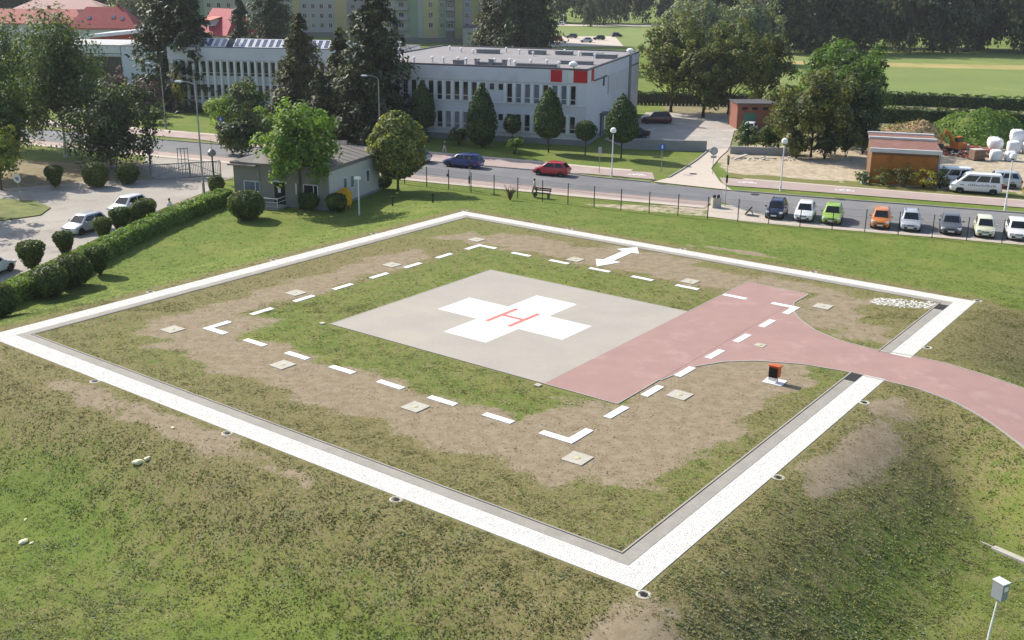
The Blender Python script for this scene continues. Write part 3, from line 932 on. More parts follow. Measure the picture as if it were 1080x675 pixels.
def clipped_crown(prof, n, leaf, seed=0, rough=.06, core=.9, tl=(.6, 1.3)):
    """clipped shape: leaves over a turned outline prof = [(r, z)...]"""
    rg = np.random.default_rng(seed)
    pr = np.array(prof, float)
    seg = np.hypot(*np.diff(pr, axis=0).T)
    area = seg * (pr[:-1, 0] + pr[1:, 0] + .02)
    k = rg.choice(len(seg), n, p=area / area.sum())
    t = rg.random(n)
    r = pr[k, 0] * (1 - t) + pr[k + 1, 0] * t
    z = pr[k, 1] * (1 - t) + pr[k + 1, 1] * t
    a = rg.uniform(0, 6.283, n)
    tang = pr[k + 1] - pr[k]
    nr, nz = tang[:, 1], -tang[:, 0]
    N = unit(np.stack([nr * np.cos(a), nr * np.sin(a), nz], 1) + 1e-6)
    big = 1 + rough * np.sin(3 * a + seed + z * 2.0) + rough * .8 * np.sin(5 * a - z * 3.1 + seed * 2)
    dep = rg.uniform(-.09, .04, n) * max(pr[:, 0])
    P = np.stack([r * np.cos(a) * big, r * np.sin(a) * big, z], 1) + N * dep[:, None]
    lv = leaves(P, N, leaf * rg.uniform(.6, 1.35, n), tints(n, *tl, .1, rg), .7, 0, rg)
    zz = np.linspace(pr[0, 1], pr[-1, 1], 12)
    zm = (pr[0, 1] + pr[-1, 1]) / 2
    def pf(t_, a_):
        zq = pr[0, 1] + (pr[-1, 1] - pr[0, 1]) * t_
        rq = float(np.interp(zq, pr[:, 1], pr[:, 0])) * core * (1 + rough * math.sin(3 * a_ + seed + zq * 2))
        return (rq * math.cos(a_), rq * math.sin(a_), zm + (zq - zm) * .96)
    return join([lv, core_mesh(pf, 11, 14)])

L_FRESH = leafm('leaf_fresh', (96, 127, 50), (127, 153, 63), 0.45)
L_MID = leafm('leaf_mid', (67, 91, 41), (98, 114, 50), 0.38)
L_DARK = leafm('leaf_dark', (58, 78, 46), (84, 95, 52), 0.32)
L_OLIVE = leafm('leaf_olive', (80, 93, 48), (121, 123, 58), 0.38)
L_CONI = leafm('needle_dark', (58, 74, 52), (84, 92, 58), 0.25)
L_CONI2 = leafm('needle_olive', (75, 83, 52), (108, 105, 62), 0.25)
L_HORN = leafm('leaf_hornbeam', (63, 85, 44), (85, 106, 52), 0.35)
L_GREY = leafm('leaf_grey_willow', (109, 122, 93), (140, 145, 109), 0.35)
L_PURP = leafm('leaf_purple', (80, 63, 67), (109, 83, 83), 0.30)
L_YEL = leafm('leaf_yellow', (156, 150, 57), (194, 181, 78), 0.45)
L_PALE = leafm('leaf_pale', (135, 145, 119), (166, 168, 135), 0.40)
L_TOP = leafm('leaf_clipped', (72, 91, 39), (104, 117, 52), 0.35)
L_HEDGE = leafm('leaf_hedge', (102, 130, 57), (135, 158, 72), 0.40)
L_BIRCH = leafm('leaf_birch', (76, 96, 52), (106, 119, 65), 0.40)
L_FAR = leafm('leaf_far', (58, 70, 50), (82, 90, 60), 0.30)

def trunk_mesh(h, r, crown_h, crown_w, mat, seed=0, limbs=7):
    rg = random.Random(seed)
    b = MB()
    bend = [(rg.uniform(-.05, .05) * h * t, rg.uniform(-.05, .05) * h * t, h * t) for t in (0, .3, .65, 1)]
    bend[0] = (0, 0, -0.25)
    b.tube(bend, [r * 1.35, r * .95, r * .85, r * .7], mat, 8)
    top = bend[-1]
    b.tube([top, (top[0] * .5, top[1] * .5, top[2] + crown_h * .45), (0, 0, top[2] + crown_h * .8)], [r * .7, r * .4, r * .12], mat, 7)
    for i in range(limbs):
        a = 6.283 * i / max(1, limbs) + rg.uniform(-.4, .4)
        z0 = h * rg.uniform(.75, 1.0) + crown_h * rg.uniform(0, .35)
        L = crown_w * rg.uniform(.25, .4)
        b.tube([(0, 0, z0), (math.cos(a) * L * .5, math.sin(a) * L * .5, z0 + L * .45), (math.cos(a) * L, math.sin(a) * L, z0 + L * .75)], [r * .42, r * .26, r * .08], mat, 6)
    return b
def tree(name, label, cat, x, y, crown, th, tr, ch, cw, leaf_mat, bark=WOOD, group=None, limbs=6, seed=0, z=None, rz=None):
    z = Tz(x, y) if z is None else z
    t = thing(name, label, cat, (x, y, z), rz if rz is not None else seed * 1.7, group)
    trunk_mesh(th, tr, ch, cw, bark, seed, limbs).build('trunk', t, True)
    v, f, ti = crown
    v = v + np.array([0, 0, max(0.0, th - ch * .06)])
    o = link(np_mesh('crown', v, f, leaf_mat, ti), 'crown', t)
    return t

# trees near the gatehouse
tree('leafy_tree', 'bright green leafy tree in front of the grey gatehouse', 'tree', -19.4, 95.6, round_crown(7.6, 7.6, 6500, .36, 60, .42, 3, .15, .23), 2.4, .16, 7.6, 7.6, L_FRESH, seed=3)
tree('leafy_tree', 'dark leafy tree behind the left end of the gatehouse', 'tree', -28.3, 110.6, round_crown(5.8, 4.9, 3200, .36, 40, .35, 5, .1, .25), 2.7, .14, 4.9, 5.8, L_DARK, seed=5)
tree('round_tree', 'dense rounded lawn tree with yellowish left side right of the gatehouse', 'tree', -11.4, 104.3, clipped_crown([(0.2, 0), (1.3, .3), (2.3, 1.3), (2.75, 2.6), (2.6, 4.0), (2.0, 5.2), (1.1, 6.1), (.15, 6.5)], 6500, .32, 8, .09, .72, (.4, 1.8)), 1.7, .13, 6.7, 5.9, leafm('leaf_round', (96, 109, 52), (145, 145, 80), 0.35), seed=8, limbs=3)
# clipped hornbeams in front of the white building
hp = lambda w, h: [(.1, 0), (w * .26, .2), (w * .42, h * .12), (w * .5, h * .28), (w * .48, h * .45), (w * .38, h * .65), (w * .22, h * .85), (.05, h)]
HB = [(-11.8, 138.2, 7.7, 3.3, 1.8, 'leftmost slim pointed tree in front of the white building'), (-4.0, 132.5, 8.2, 3.7, .7, 'second slim pointed tree from the left by the white building'), (4.2, 128.7, 8.1, 3.6, 2.1, 'slim pointed tree below the red squares of the white building'), (12.6, 125.1, 7.8, 3.8, 2.2, 'slim pointed tree at the right corner of the white building')]
for i, (x, y, h, w, th, lb) in enumerate(HB):
    tree('pointed_tree', lb, 'tree', x, y, clipped_crown(hp(w, h - th), 4200, .26, 20 + i, .05, .84), th, .09, h - th, w, L_HORN, WOODD, 'slim pointed trees along the white building', 2, 20 + i)
for i, (x, y, h, w, th, lb) in enumerate([(-0.2, 134.3, 3.9, 2.2, 1.6, 'small ball-shaped tree between two pointed trees'), (8.5, 126.8, 4.3, 2.6, 1.9, 'small ball-shaped tree left of the white building corner')]):
    r, hh = w / 2, h - th
    tree('ball_tree', lb, 'tree', x, y, clipped_crown([(.05, 0), (r * .6, hh * .1), (r * .95, hh * .32), (r, hh * .55), (r * .8, hh * .8), (r * .4, hh * .96), (.03, hh)], 1500, .2, 30 + i, .05, .84), th, .07, hh, w, L_HORN, WOODD, 'ball-shaped trees by the white building', 2, 30 + i)
def shrub(name, label, x, y, w, h, leaf_mat, n=1200, leaf=.22, seed=0, cat='shrub', group=None, core=.55, z=None, hang=0.0, clumps=22):
    t = thing(name, label, cat, (x, y, Tz(x, y) if z is None else z), seed, group)
    v, f, ti = round_crown(w, h, n, leaf, clumps, core, seed, hang, .27, .5)
    link(np_mesh('foliage', v, f, leaf_mat, ti), 'foliage', t)
    b = MB()
    for k in range(4):
        a = k * 1.6 + seed
        b.tube([(0, 0, -.1), (math.cos(a) * w * .08, math.sin(a) * w * .08, h * .25), (math.cos(a) * w * .2, math.sin(a) * w * .2, h * .5)], [.05, .04, .02], WOODD, 6)
    b.build('stems', t)
    return t
shrub('round_shrub', 'dark rounded shrub on the lawn behind the blue car', -6.9, 133.8, 3.0, 2.5, L_MID, 1500, .22, 41)
shrub('light_shrub', 'loose light green shrub on the lawn left of the red car', 0.1, 127.7, 2.7, 2.3, L_FRESH, 1000, .24, 42, core=.3)
# lindens beyond the lot
for i, (x, y, h, w, th, lb) in enumerate([(24.6, 169.5, 15.8, 12.0, 1.5, 'big autumn tinged tree right of the white building'), (28.5, 162.5, 12.5, 9.5, 1.2, 'lower front tree of the big group beyond the lot'), (33.2, 167.0, 15.2, 12.5, 1.5, 'tall yellowish tree in the middle of the group beyond the lot'), (39.6, 173, 13.6, 10.5, 1.4, 'rightmost tree of the group above the brick shed')]):
    tree('linden_tree', lb, 'tree', x, y, round_crown(w, h - th, 8000 if w > 9 else 5000, .48, 90, .55, 50 + i, .1, .17, .3), th, .28, h - th, w, L_OLIVE, WOODD, 'large trees beyond the lot', 7, 50 + i)
# two trees right of the brick shed
tree('big_tree', 'broad round green tree behind the yellowish tree left of the orange shed', 'tree', 42.6, 141.0, round_crown(13.5, 13.6, 11000, .44, 100, .6, 61, 0, .17, .2), 1.2, .3, 13.6, 12.5, leafm('leaf_bigtree', (76, 104, 46), (109, 135, 59), 0.40), seed=61)
tree('big_tree', 'yellowish bushy tree in front of the broad round tree', 'tree', 35.6, 127.6, round_crown(10.6, 11.2, 9500, .40, 90, .66, 62, .1, .19, .1), .15, .22, 10.2, 9.6, L_OLIVE, seed=62)
tree('big_tree', 'dark tree under the right side of the broad round tree', 'tree', 41.5, 133.0, round_crown(8.5, 10.0, 7500, .40, 70, .66, 63, 0, .2, .1), .15, .2, 9.0, 7.5, L_DARK, seed=63)
# conifers
CON = [(-29.2, 149, 15.8, 9.6, 'tall spruce in front of the solar roof wing', L_CONI2, .6), (-17.9, 138.5, 23.5, 12.0, 'biggest dark spruce between the two white wings', L_CONI, .75), (-23.0, 144, 14.2, 7.6, 'lighter spruce left of the biggest spruce', L_CONI2, .6), (-24.8, 138, 8.9, 5.4, 'short dark cone tree behind the gatehouse trees', L_CONI, .45),
       (-49.5, 225, 24.5, 14.5, 'dark spruce beyond the solar roof', L_CONI, .7), (-57.0, 229, 16.0, 8.0, 'narrow spruce right of the red roof house', L_CONI, .6), (-0.6, 250, 33, 18.5, 'very tall dark conifer beyond the flat roof', L_CONI, .8), (5.5, 256, 27, 13, 'dark conifer right beside the very tall one beyond the roof', L_CONI, .75), (-6.0, 252, 20, 10, 'brownish conifer left of the very tall one beyond the roof', L_CONI2, .7),
       (-53.6, 171, 27, 13.5, 'tall dark conifer left of the solar roof wing', L_CONI, .85), (-49.6, 167, 22.0, 10.0, 'dark conifer right next to the tall one by the solar wing', L_CONI, .75)]
for i, (x, y, h, w, lb, lm, ls) in enumerate(CON):
    tree('conifer_tree', lb, 'tree', x, y, conifer_crown(w * 1.1, h - .8, 15000, ls, 70 + i, .72, .35), .9, .2, h - .8, w * .5, lm, WOODD, 'tall conifers round the white building', 2, 70 + i)
tree('column_conifer', 'very slim dark conifer in front of the apartment block', 'tree', -34.6, 318, clipped_crown([(.2, 0), (.9, .6), (1.0, 3), (.7, 6.5), (.05, 10)], 500, .5, 90, .05, .85), .3, .1, 9, 2, L_CONI, WOODD, None, 0, 90)
# left trees
tree('birch_tree', 'tall drooping birch at the left of the gate lot', 'tree', -51.2, 121.5, round_crown(12.0, 15.2, 14000, .38, 110, .62, 101, .8, .2, 0), 2.0, .2, 14.6, 9, L_BIRCH, pm('birch_bark', (176, 172, 164), .9, .25, 3, 9), seed=101)
tree('birch_tree', 'lower dark drooping tree beside the gate', 'tree', -43.4, 114.2, round_crown(10.0, 10.2, 9500, .36, 80, .62, 102, .7, .22, 0), .5, .16, 9.2, 7.5, leafm('leaf_birch_dark', (57, 76, 44), (83, 96, 54), 0.35), seed=102)
tree('birch_tree', 'drooping birch farther left behind the tall birch', 'tree', -59.5, 128, round_crown(10.5, 14.2, 10000, .38, 90, .6, 103, .8, .2, 0), 2.0, .2, 13.5, 7.5, L_BIRCH, MATS['birch_bark'], seed=103)
tree('leafy_tree', 'bright green leafy tree at the left edge below the red roofs', 'tree', -53.5, 109.5, round_crown(9.6, 11.0, 9000, .36, 80, .55, 104, .2, .2), 1.2, .2, 10.4, 8.6, L_MID, seed=104)
tree('leafy_tree', 'small yellowish green tree at the left edge by the round sign', 'tree', -49.9, 102.6, round_crown(5.0, 5.2, 2600, .32, 40, .35, 105, .2, .24), 1.4, .1, 5.2, 5, leafm('leaf_young', (124, 140, 57), (158, 161, 76), 0.45), seed=105)
tree('leafy_tree', 'shade tree on the grass island beside the left lot', 'tree', -50.2, 91.3, round_crown(8.6, 8.4, 6500, .4, 60, .3, 106, .1, .2), 2.2, .2, 8.4, 8.6, L_MID, seed=106)
tree('leafy_tree', 'shade tree at the left side of the lot', 'tree', -50.5, 82.5, round_crown(8.6, 8.4, 6000, .4, 60, .3, 107, .1, .2), 2.2, .2, 8.4, 8.6, L_MID, seed=107)
tree('far_tree', 'greyish tall tree behind the red hip roof', 'tree', -101, 292, round_crown(19, 17, 4000, .8, 80, .6, 111, 0, .18), 2, .4, 17, 19, L_GREY, seed=111)
tree('far_tree', 'dark tree behind the long red roof at the left edge', 'tree', -140, 305, round_crown(24, 17, 4000, .9, 80, .6, 112, 0, .18), 2, .4, 17, 20, L_FAR, seed=112)
tree('far_tree', 'dark tree between the long red roof and the hip roof', 'tree', -120, 315, round_crown(22, 19, 4000, .9, 80, .6, 113, 0, .18), 2, .4, 19, 20, L_FAR, seed=113)
tree('willow_tree', 'greyish green willow behind the large trees', 'tree', 43, 256, round_crown(20, 16.5, 5200, .7, 90, .6, 121, .4, .17), 1.5, .4, 16.5, 18, L_GREY, seed=121)
tree('willow_tree', 'second greyish willow farther right behind the large trees', 'tree', 57, 266, round_crown(17, 16.5, 4500, .7, 80, .6, 122, .4, .17), 1.5, .4, 16.5, 16, L_GREY, seed=122)
# shrubs at left middle
shrub('round_shrub', 'large light green drooping shrub beside the red walk', -38.8, 142.6, 6.0, 5.4, leafm('leaf_lightwillow', (122, 148, 65), (158, 179, 85), 0.45), 3000, .3, 131, hang=.4)
tree('leafy_tree', 'dark bushy tree behind the light drooping shrub', 'tree', -34.8, 141, round_crown(6.4, 6.6, 3500, .34, 45, .5, 132, 0, .22), 1.3, .12, 6.6, 6.2, L_MID, seed=132)
shrub('leafy_shrub', 'yellowish green shrub behind the bright gatehouse tree', -29.6, 128.8, 5.0, 5.2, L_FRESH, 2200, .3, 133)
shrub('leafy_shrub', 'olive shrub behind the dark gatehouse tree', -32.8, 124.5, 4.6, 4.2, L_OLIVE, 2000, .3, 134)
shrub('purple_shrub', 'purple leaved shrub in front of the glass wall', -60.0, 163.7, 4.2, 6.2, L_PURP, 1500, .34, 135)
shrub('purple_shrub', 'wide purple leaved shrub under the tall conifer', -54.2, 160.0, 5.6, 5.4, L_PURP, 1800, .34, 136)
shrub('pale_shrub', 'pale silvery shrub between the purple shrubs', -56.8, 157.0, 4.2, 4.6, L_PALE, 1300, .34, 137, core=.3)
shrub('golden_shrub', 'narrow golden shrub beside the glass wall', -58.2, 162.2, 1.5, 5.4, L_YEL, 700, .3, 138)
shrub('golden_shrub', 'golden shrub in front of the tall conifer', -50.6, 163, 2.2, 6.6, L_YEL, 600, .32, 139, core=.3)
shrub('leafy_shrub', 'low green shrub beside the lower dark drooping tree', -50.3, 150, 4.5, 2.6, L_MID, 1200, .3, 140)
shrub('leafy_shrub', 'dense green shrub on the retaining wall by the brick shed', 28.7, 131.6, 3.8, 3.6, L_MID, 1900, .26, 141, group='shrubs by the brick shed')
shrub('leafy_shrub', 'second dense shrub right on the retaining wall', 31.3, 131.0, 3.8, 3.8, L_MID, 1900, .26, 142, group='shrubs by the brick shed')
shrub('golden_shrub', 'low yellowish shrub at the right end of the retaining wall', 33.8, 129.0, 2.2, 1.9, L_YEL, 900, .2, 143)
for i, (x, y, w, h, lm) in enumerate([(38.4, 109.7, 2.9, 1.9, L_OLIVE), (40.3, 109.2, 3.0, 2.3, L_OLIVE), (42.2, 108.6, 2.8, 2.1, L_YEL), (36.6, 110.9, 2.2, 1.5, L_MID), (43.7, 108.2, 1.9, 2.4, L_OLIVE), (51.5, 104.8, 2.2, 1.5, L_YEL)]):
    shrub('weed_shrub', ['tall weeds at the left half of the orange wall', 'tall olive weeds at the middle of the orange wall', 'yellow weeds right of the middle of the orange wall', 'weeds at the left corner of the orange shed', 'tall weeds at the right corner of the orange wall', 'yellowish weeds right of the white minibus'][i], x, y, w, h, lm, 800, .17, 150 + i, 'weeds', 'weeds round the orange shed', .15)

for i, (x, y, w, h) in enumerate([(33.6, 126.6, 3.6, 3.4), (36.8, 126.0, 4.2, 3.8), (39.8, 127.6, 4.0, 3.8), (42.6, 130.2, 4.0, 3.4)]):
    shrub('under_shrub', ['dark shrub under the left side of the yellowish tree', 'dark shrub in front of the yellowish tree trunk', 'dark shrub under the right side of the yellowish tree', 'dark shrub under the broad round tree'][i], x, y, w, h, L_DARK if i % 2 else L_OLIVE, 2000, .3, 160 + i, group='shrubs under the big trees')

# clipped bushes along the left lot
def topiary(x, y, w, h, label, seed, kind='cone'):
    r = w / 2
    if kind == 'cone':
        pr = [(r * .28, 0), (r * .45, h * .1), (r * .72, h * .38), (r * .95, h * .66), (r * .98, h * .82), (r * .75, h * .95), (r * .3, h), (.02, h)]
    else:
        pr = [(r * .5, 0), (r * .82, h * .18), (r, h * .5), (r * .92, h * .75), (r * .6, h * .94), (r * .2, h), (.02, h)]
    t = thing('clipped_bush', label, 'bush', (x, y, Tz(x, y) - .02), seed, 'clipped bushes along the left lot')
    v, f, ti = clipped_crown(pr, int(900 * w * h / 3 + 500), .11 + .03 * w, seed, .05, .9)
    v[:, 2] += .18
    link(np_mesh('foliage', v, f, L_TOP, ti), 'foliage', t)
    MB().tube([(0, 0, -.1), (0, 0, .3)], [.09, .07], WOODD, 7).tube([(.08, 0, -.1), (.2, .05, .35)], [.05, .04], WOODD, 6).build('stem', t)
TOP = [(-34.5, 73.9, 1.95, 2.0, 'cone', 'large clipped cone bush nearest the left edge beside the lot'), (-33.8, 78.0, 1.5, 1.75, 'cone', 'clipped cone bush in front of the silver car bonnet'), (-32.9, 83.4, 1.55, 1.6, 'cone', 'clipped cone bush behind the rear of the silver car'), (-32.1, 85.4, 1.85, 2.0, 'cone', 'clipped cone bush in front of the white car'), (-31.4, 89.3, 1.9, 1.9, 'cone', 'clipped cone bush farthest along the left lot'),
       (-30.0, 70.0, 2.5, 2.1, 'ball', 'broad clipped bush on the lawn side of the hedge'), (-30.6, 67.5, 2.5, 1.9, 'ball', 'broad clipped bush nearer the camera on the lawn side of the hedge'), (-29.4, 73.1, 1.7, 1.9, 'cone', 'clipped bush on the lawn side at the hedge bend'), (-31.6, 62.6, 2.2, 2.0, 'ball', 'dark bush cut by the left edge at the near end of the hedge'), (-31.8, 87.6, .95, 1.7, 'ball', 'narrow dark bush between two cone bushes'),
       (-23.2, 91.1, 3.1, 2.3, 'ball', 'large dark bush on the lawn in front of the gatehouse'), (-28.8, 102.1, 1.6, 1.6, 'ball', 'small bush beside the tall street lamp'), (-18.5, 95.2, 1.9, 1.4, 'ball', 'dark bush under the gatehouse window'), (-15.9, 94.4, 1.9, 1.5, 'ball', 'dark bush at the gatehouse corner'), (-13.0, 105.0, 1.8, 1.2, 'ball', 'low dark bush at the right side of the gatehouse'),
       (-41.4, 104.6, 2.5, 2.3, 'ball', 'lighter round bush at the far side of the left lot'), (-45.3, 104.2, 1.8, 2.0, 'cone', 'dark clipped bush left of the lighter round one'), (-38.9, 106.4, 2.3, 1.9, 'ball', 'dark bush in the shade near the gate')]
for i, (x, y, w, h, k, lb) in enumerate(TOP):
    topiary(x, y, w, h, lb, 200 + i, k)
# bare shrub at the fence
t = thing('bare_shrub', 'bare brown shrub at the wire fence near the bench', 'shrub', (-0.3, 99.7, Tz(-.3, 99.7)))
b = MB()
for k in range(34):
    a, s = random.uniform(0, 6.28), random.uniform(.3, 1.0)
    b.tube([(0, 0, -.1), (math.cos(a) * s * .35, math.sin(a) * s * .35, .7), (math.cos(a) * s, math.sin(a) * s, random.uniform(1.1, 1.6))], [.035, .025, .008], pm('dry_twig', (112, 88, 62), .9, .2, 4, 12), 5)
b.build('twigs', t)

# hedges
def hedge(name, label, pl, w, h, mat, per=160, leaf=.2, group=None, seed=0, step=None):
    rg = np.random.default_rng(seed)
    pl = np.array(pl, float)
    L = np.hypot(*np.diff(pl, axis=0).T).sum()
    n = int(L * per)
    A = resample(pl, max(20, int(L * 3)))
    tn = np.gradient(A, axis=0)
    tn /= np.linalg.norm(tn, axis=1)[:, None]
    nn = np.stack([-tn[:, 1], tn[:, 0]], 1)
    k = rg.integers(0, len(A), n)
    q = rg.uniform(-1, 1, n)
    th = rg.random(n) * (2 * h + w)
    top = (th > h) & (th < h + w)
    lat = np.where(th <= h, -w / 2, np.where(top, th - h - w / 2, w / 2))
    zz = np.where(th <= h, th, np.where(top, h, th - h - w))
    s_ = k * (L / len(A))
    lump = 1 + .07 * np.sin(s_ * 1.9 + seed) + .05 * np.sin(s_ * 4.3 + lat * 3)
    lat = lat * (1 - .18 * (zz / h) ** 4) * lump
    zz = zz * (1 + .05 * np.sin(s_ * 2.3) + .04 * np.sin(s_ * 5.1 + seed))
    xy = A[k] + tn[k] * (q * L / len(A) * .5)[:, None] + nn[k] * lat[:, None]
    gz = terrain(xy[:, 0], xy[:, 1])
    P = np.c_[xy, gz + np.maximum(zz, 0.02)] + rg.normal(0, .05, (n, 3))
    N = np.where(top[:, None], np.array([[0, 0, 1.0]]), np.c_[nn[k] * np.sign(lat)[:, None], np.full(n, .3)])
    lv = leaves(P, N, leaf * rg.uniform(.6, 1.35, n), tints(n, .55, 1.4, .1, rg), .7, 0, rg)
    B = resample(pl, max(8, int(L / 2)))
    nb_ = offset(B, 1.0) - B
    vs_, fs_ = [], []
    for p, d in zip(B, nb_):
        g = Tz(*p)
        for lat_, z_ in ((-.42, -.1), (-.42, .86), (.42, .86), (.42, -.1)):
            vs_.append((p[0] + d[0] * lat_ * w, p[1] + d[1] * lat_ * w, g + z_ * h))
    m = len(B)
    for i in range(m - 1):
        for j in range(3):
            fs_.append((i * 4 + j, i * 4 + 4 + j, i * 4 + 5 + j, i * 4 + 1 + j))
    fs_ += [(0, 1, 2, 3), ((m - 1) * 4 + 3, (m - 1) * 4 + 2, (m - 1) * 4 + 1, (m - 1) * 4)]
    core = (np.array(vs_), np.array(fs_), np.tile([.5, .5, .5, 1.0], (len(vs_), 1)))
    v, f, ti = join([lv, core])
    t = thing(name, label, 'hedge', (pl[0][0], pl[0][1], Tz(*pl[0])), 0, group)
    v = v - np.array([pl[0][0], pl[0][1], Tz(*pl[0])])
    link(np_mesh('foliage', v, f, mat, ti), 'foliage', t)
hedge('hedge', 'long clipped green hedge between the left lot and the lawn', [(-34.0, 62.0), (-32.3, 68), (-31.4, 74), (-30.6, 80), (-29.6, 87), (-28.0, 94.0), (-26.9, 98.2)], 1.7, 1.15, L_HEDGE, 620, .17, None, 301)
L_FH = leafm('leaf_field_hedge', (65, 85, 44), (96, 111, 54), 0.35)
hedge('hedge', 'long hedge along the near side of the bright meadow', [(48, 188.5), (55, 186.0), (82.5, 176.5), (125, 162)], 2.2, 2.0, L_FH, 70, .4, 'hedges by the meadow', 302)
hedge('hedge', 'nearer long hedge parallel to the meadow hedge', [(41, 164.5), (49.5, 161.8), (72.5, 155.2), (110, 144)], 2.4, 2.2, L_FH, 70, .4, 'hedges by the meadow', 303)
hedge('hedge', 'dark hedge behind the big trees beyond the lot', [(20, 183), (32, 182), (46, 180)], 2.0, 1.6, L_DARK, 70, .4, 'hedges by the meadow', 304)

# park trees beyond the meadow
var = []
for i in range(4):
    v, f, ti = round_crown(1, 1, 3600, .055, 80, .72, 400 + i, .1, .17, .2, tl=(.55, 1.5))
    var.append(np_mesh('park_crown', v, f, L_FAR if i % 2 else leafm('leaf_far_b', (64, 74, 50), (92, 100, 64), 0.30), ti))
tm = trunk_mesh(1, .085, .1, .3, WOODD, 5, 3).mesh('park_trunk', True)
rp = random.Random(11)
def park_tree(x, y, h, w, k, label, clear=2.0):
    t = thing('park_tree', label, 'tree', (x, y, GZ), 0, 'tall park trees beyond the meadow')
    inst(tm, 'trunk', t, (0, 0, 0), rp.uniform(0, 6), (3.6, 3.6, clear))
    inst(var[k % 4], 'crown', t, (0, 0, -h * .09), rp.uniform(0, 6), (w, w, h * 1.06))
xs = [70 + 9.3 * i for i in range(14)]
for i, x in enumerate(xs):
    y = 305 + (x - 70) * .14 + rp.uniform(-4, 4)
    park_tree(x + rp.uniform(-1.5, 1.5), y, rp.uniform(21, 26), rp.uniform(17, 20), i, '%s park tree of the front row beyond the meadow, from the left' % ['first', 'second', 'third', 'fourth', 'fifth', 'sixth', 'seventh', 'eighth', 'ninth', 'tenth', 'eleventh', 'twelfth', 'thirteenth', 'fourteenth'][i], rp.uniform(1.7, 2.6))
for i, x in enumerate([62 + 13 * k for k in range(10)]):
    park_tree(x, 332 + rp.uniform(-5, 5), rp.uniform(23, 28), rp.uniform(18, 21), i + 1, '%s park tree of the rear row beyond the meadow, from the left' % ['first', 'second', 'third', 'fourth', 'fifth', 'sixth', 'seventh', 'eighth', 'ninth', 'tenth'][i])
for i, (x, y, h, w) in enumerate([(20, 470, 24, 18), (32, 475, 25, 18), (44, 470, 24, 17), (55, 478, 26, 18), (8, 480, 25, 18), (67, 472, 26, 18), (36, 452, 18, 11), (80, 300, 17, 11), (-4, 490, 24, 20), (80, 480, 25, 20), (30, 440, 14, 8)]):
    park_tree(x, y, h, w, i + 2, ['dark far tree above the red squares', 'dark far tree right of the far lawn cars', 'dark far tree behind the greyish conical one', 'dark far tree at the right end of the far lawn', 'dark far tree at the left end beside the tall conifer', 'dark far tree left of the willow', 'paler far tree standing before the far lawn row', 'lower park tree near the first front row tree', 'dark far tree hidden left behind the tall conifer', 'dark far tree behind the willow', 'small far tree at the lawn before the row'][i])

# ------------------------------------------------------------------ grass blades
def grass_patch(name, x0, x1, y0, y1, n, hgt_, label, seed):
    rg = np.random.default_rng(seed)
    y = y0 + (y1 - y0) * rg.random(n) ** 1.35
    x = rg.uniform(-1, 1, n) * (y * .50 + 3) + 0
    keep = (x > x0) & (x < x1)
    x, y = x[keep], y[keep]
    u, v = UV(x, y)
    m = np.maximum(np.abs(u), np.abs(v))
    d, dr, sd2 = masks(x, y)
    ok = ~((m > 18.85) & (m < 20.75)) & ~(m < 7.65) & ~((u > 7.4) & (u < 11.9) & (v > -7.7) & (v < 15.8))
    up, lo = np.array(LANE_UP), np.array(LANE_LO)
    lane = (u > 11.7) & (v < np.interp(u, up[:, 0], up[:, 1]) + .1) & (v > np.interp(u, lo[:, 0], lo[:, 1]) - .1)
    ok &= ~lane
    clump = np.sin(x * 2.3 + 1.7 * np.sin(y * 1.1)) * np.sin(y * 2.9 + 1.3 * np.sin(x * 1.7)) * .5 + .5
    clump2 = np.sin(x * 7.1 + 2 * np.sin(y * 5.2)) * np.sin(y * 8.3) * .5 + .5
    dens = (1 - np.clip(d * 1.15, 0, 1) ** 1.2) * (.35 + .65 * clump) * (.5 + .5 * clump2)
    dens = np.maximum(dens, .035)
    ok &= rg.random(len(x)) < dens
    ok &= y < interp(FENCE, x) - .2
    ok &= (x > np.interp(y, [60, 74, 87, 98], [-32, -30.2, -28.4, -26])) | (y < 60)
    x, y, dr, d = x[ok], y[ok], dr[ok], d[ok]
    clump = clump[ok]
    n = len(x)
    z = terrain(x, y)
    h = hgt_ * rg.uniform(.5, 1.4, n) * (1 + .5 * clump) * np.where(d > .4, .8, 1)
    nb = 4
    V = np.zeros((n, nb, 3, 3))
    for k in range(nb):
        a = rg.uniform(0, 6.283, n)
        w = h * .38 + .006
        ln = rg.uniform(.6, 1.6, n) * h
        ox, oy = rg.normal(0, .035, n), rg.normal(0, .035, n)
        V[:, k, 0] = np.stack([x + ox - np.sin(a) * w, y + oy + np.cos(a) * w, z - .01], 1)
        V[:, k, 1] = np.stack([x + ox + np.sin(a) * w, y + oy - np.cos(a) * w, z - .01], 1)
        V[:, k, 2] = np.stack([x + ox + np.cos(a) * ln, y + oy + np.sin(a) * ln, z + h * rg.uniform(.25, .8, n)], 1)
    F = np.arange(n * nb * 3).reshape(-1, 3)
    s = np.clip(dr + rg.normal(0, .2, n), 0, 1)[:, None]
    big = (.5 + .5 * np.sin(x * .9 + np.sin(y * .7) * 2))[:, None]
    g = np.array([[.135, .185, .034]]) * (1 - big * .5) + np.array([[.185, .230, .050]]) * big * .6
    st = np.array([[.27, .235, .105]])
    grey = (rg.random(n) < .16)[:, None] * np.array([[.30, .34, .26]])
    c = (g * (1 - s) + st * s) * rg.uniform(.6, 1.5, n)[:, None] + grey * .3
    T = np.repeat(np.c_[c, np.ones(n)], nb * 3, axis=0)
    return link(np_mesh(name, V.reshape(-1, 3), F, GRASSM, T), name)
m, nt = nmat('grass_blades')
b = NB(nt)
at = b.n('ShaderNodeAttribute', attribute_name='tint')
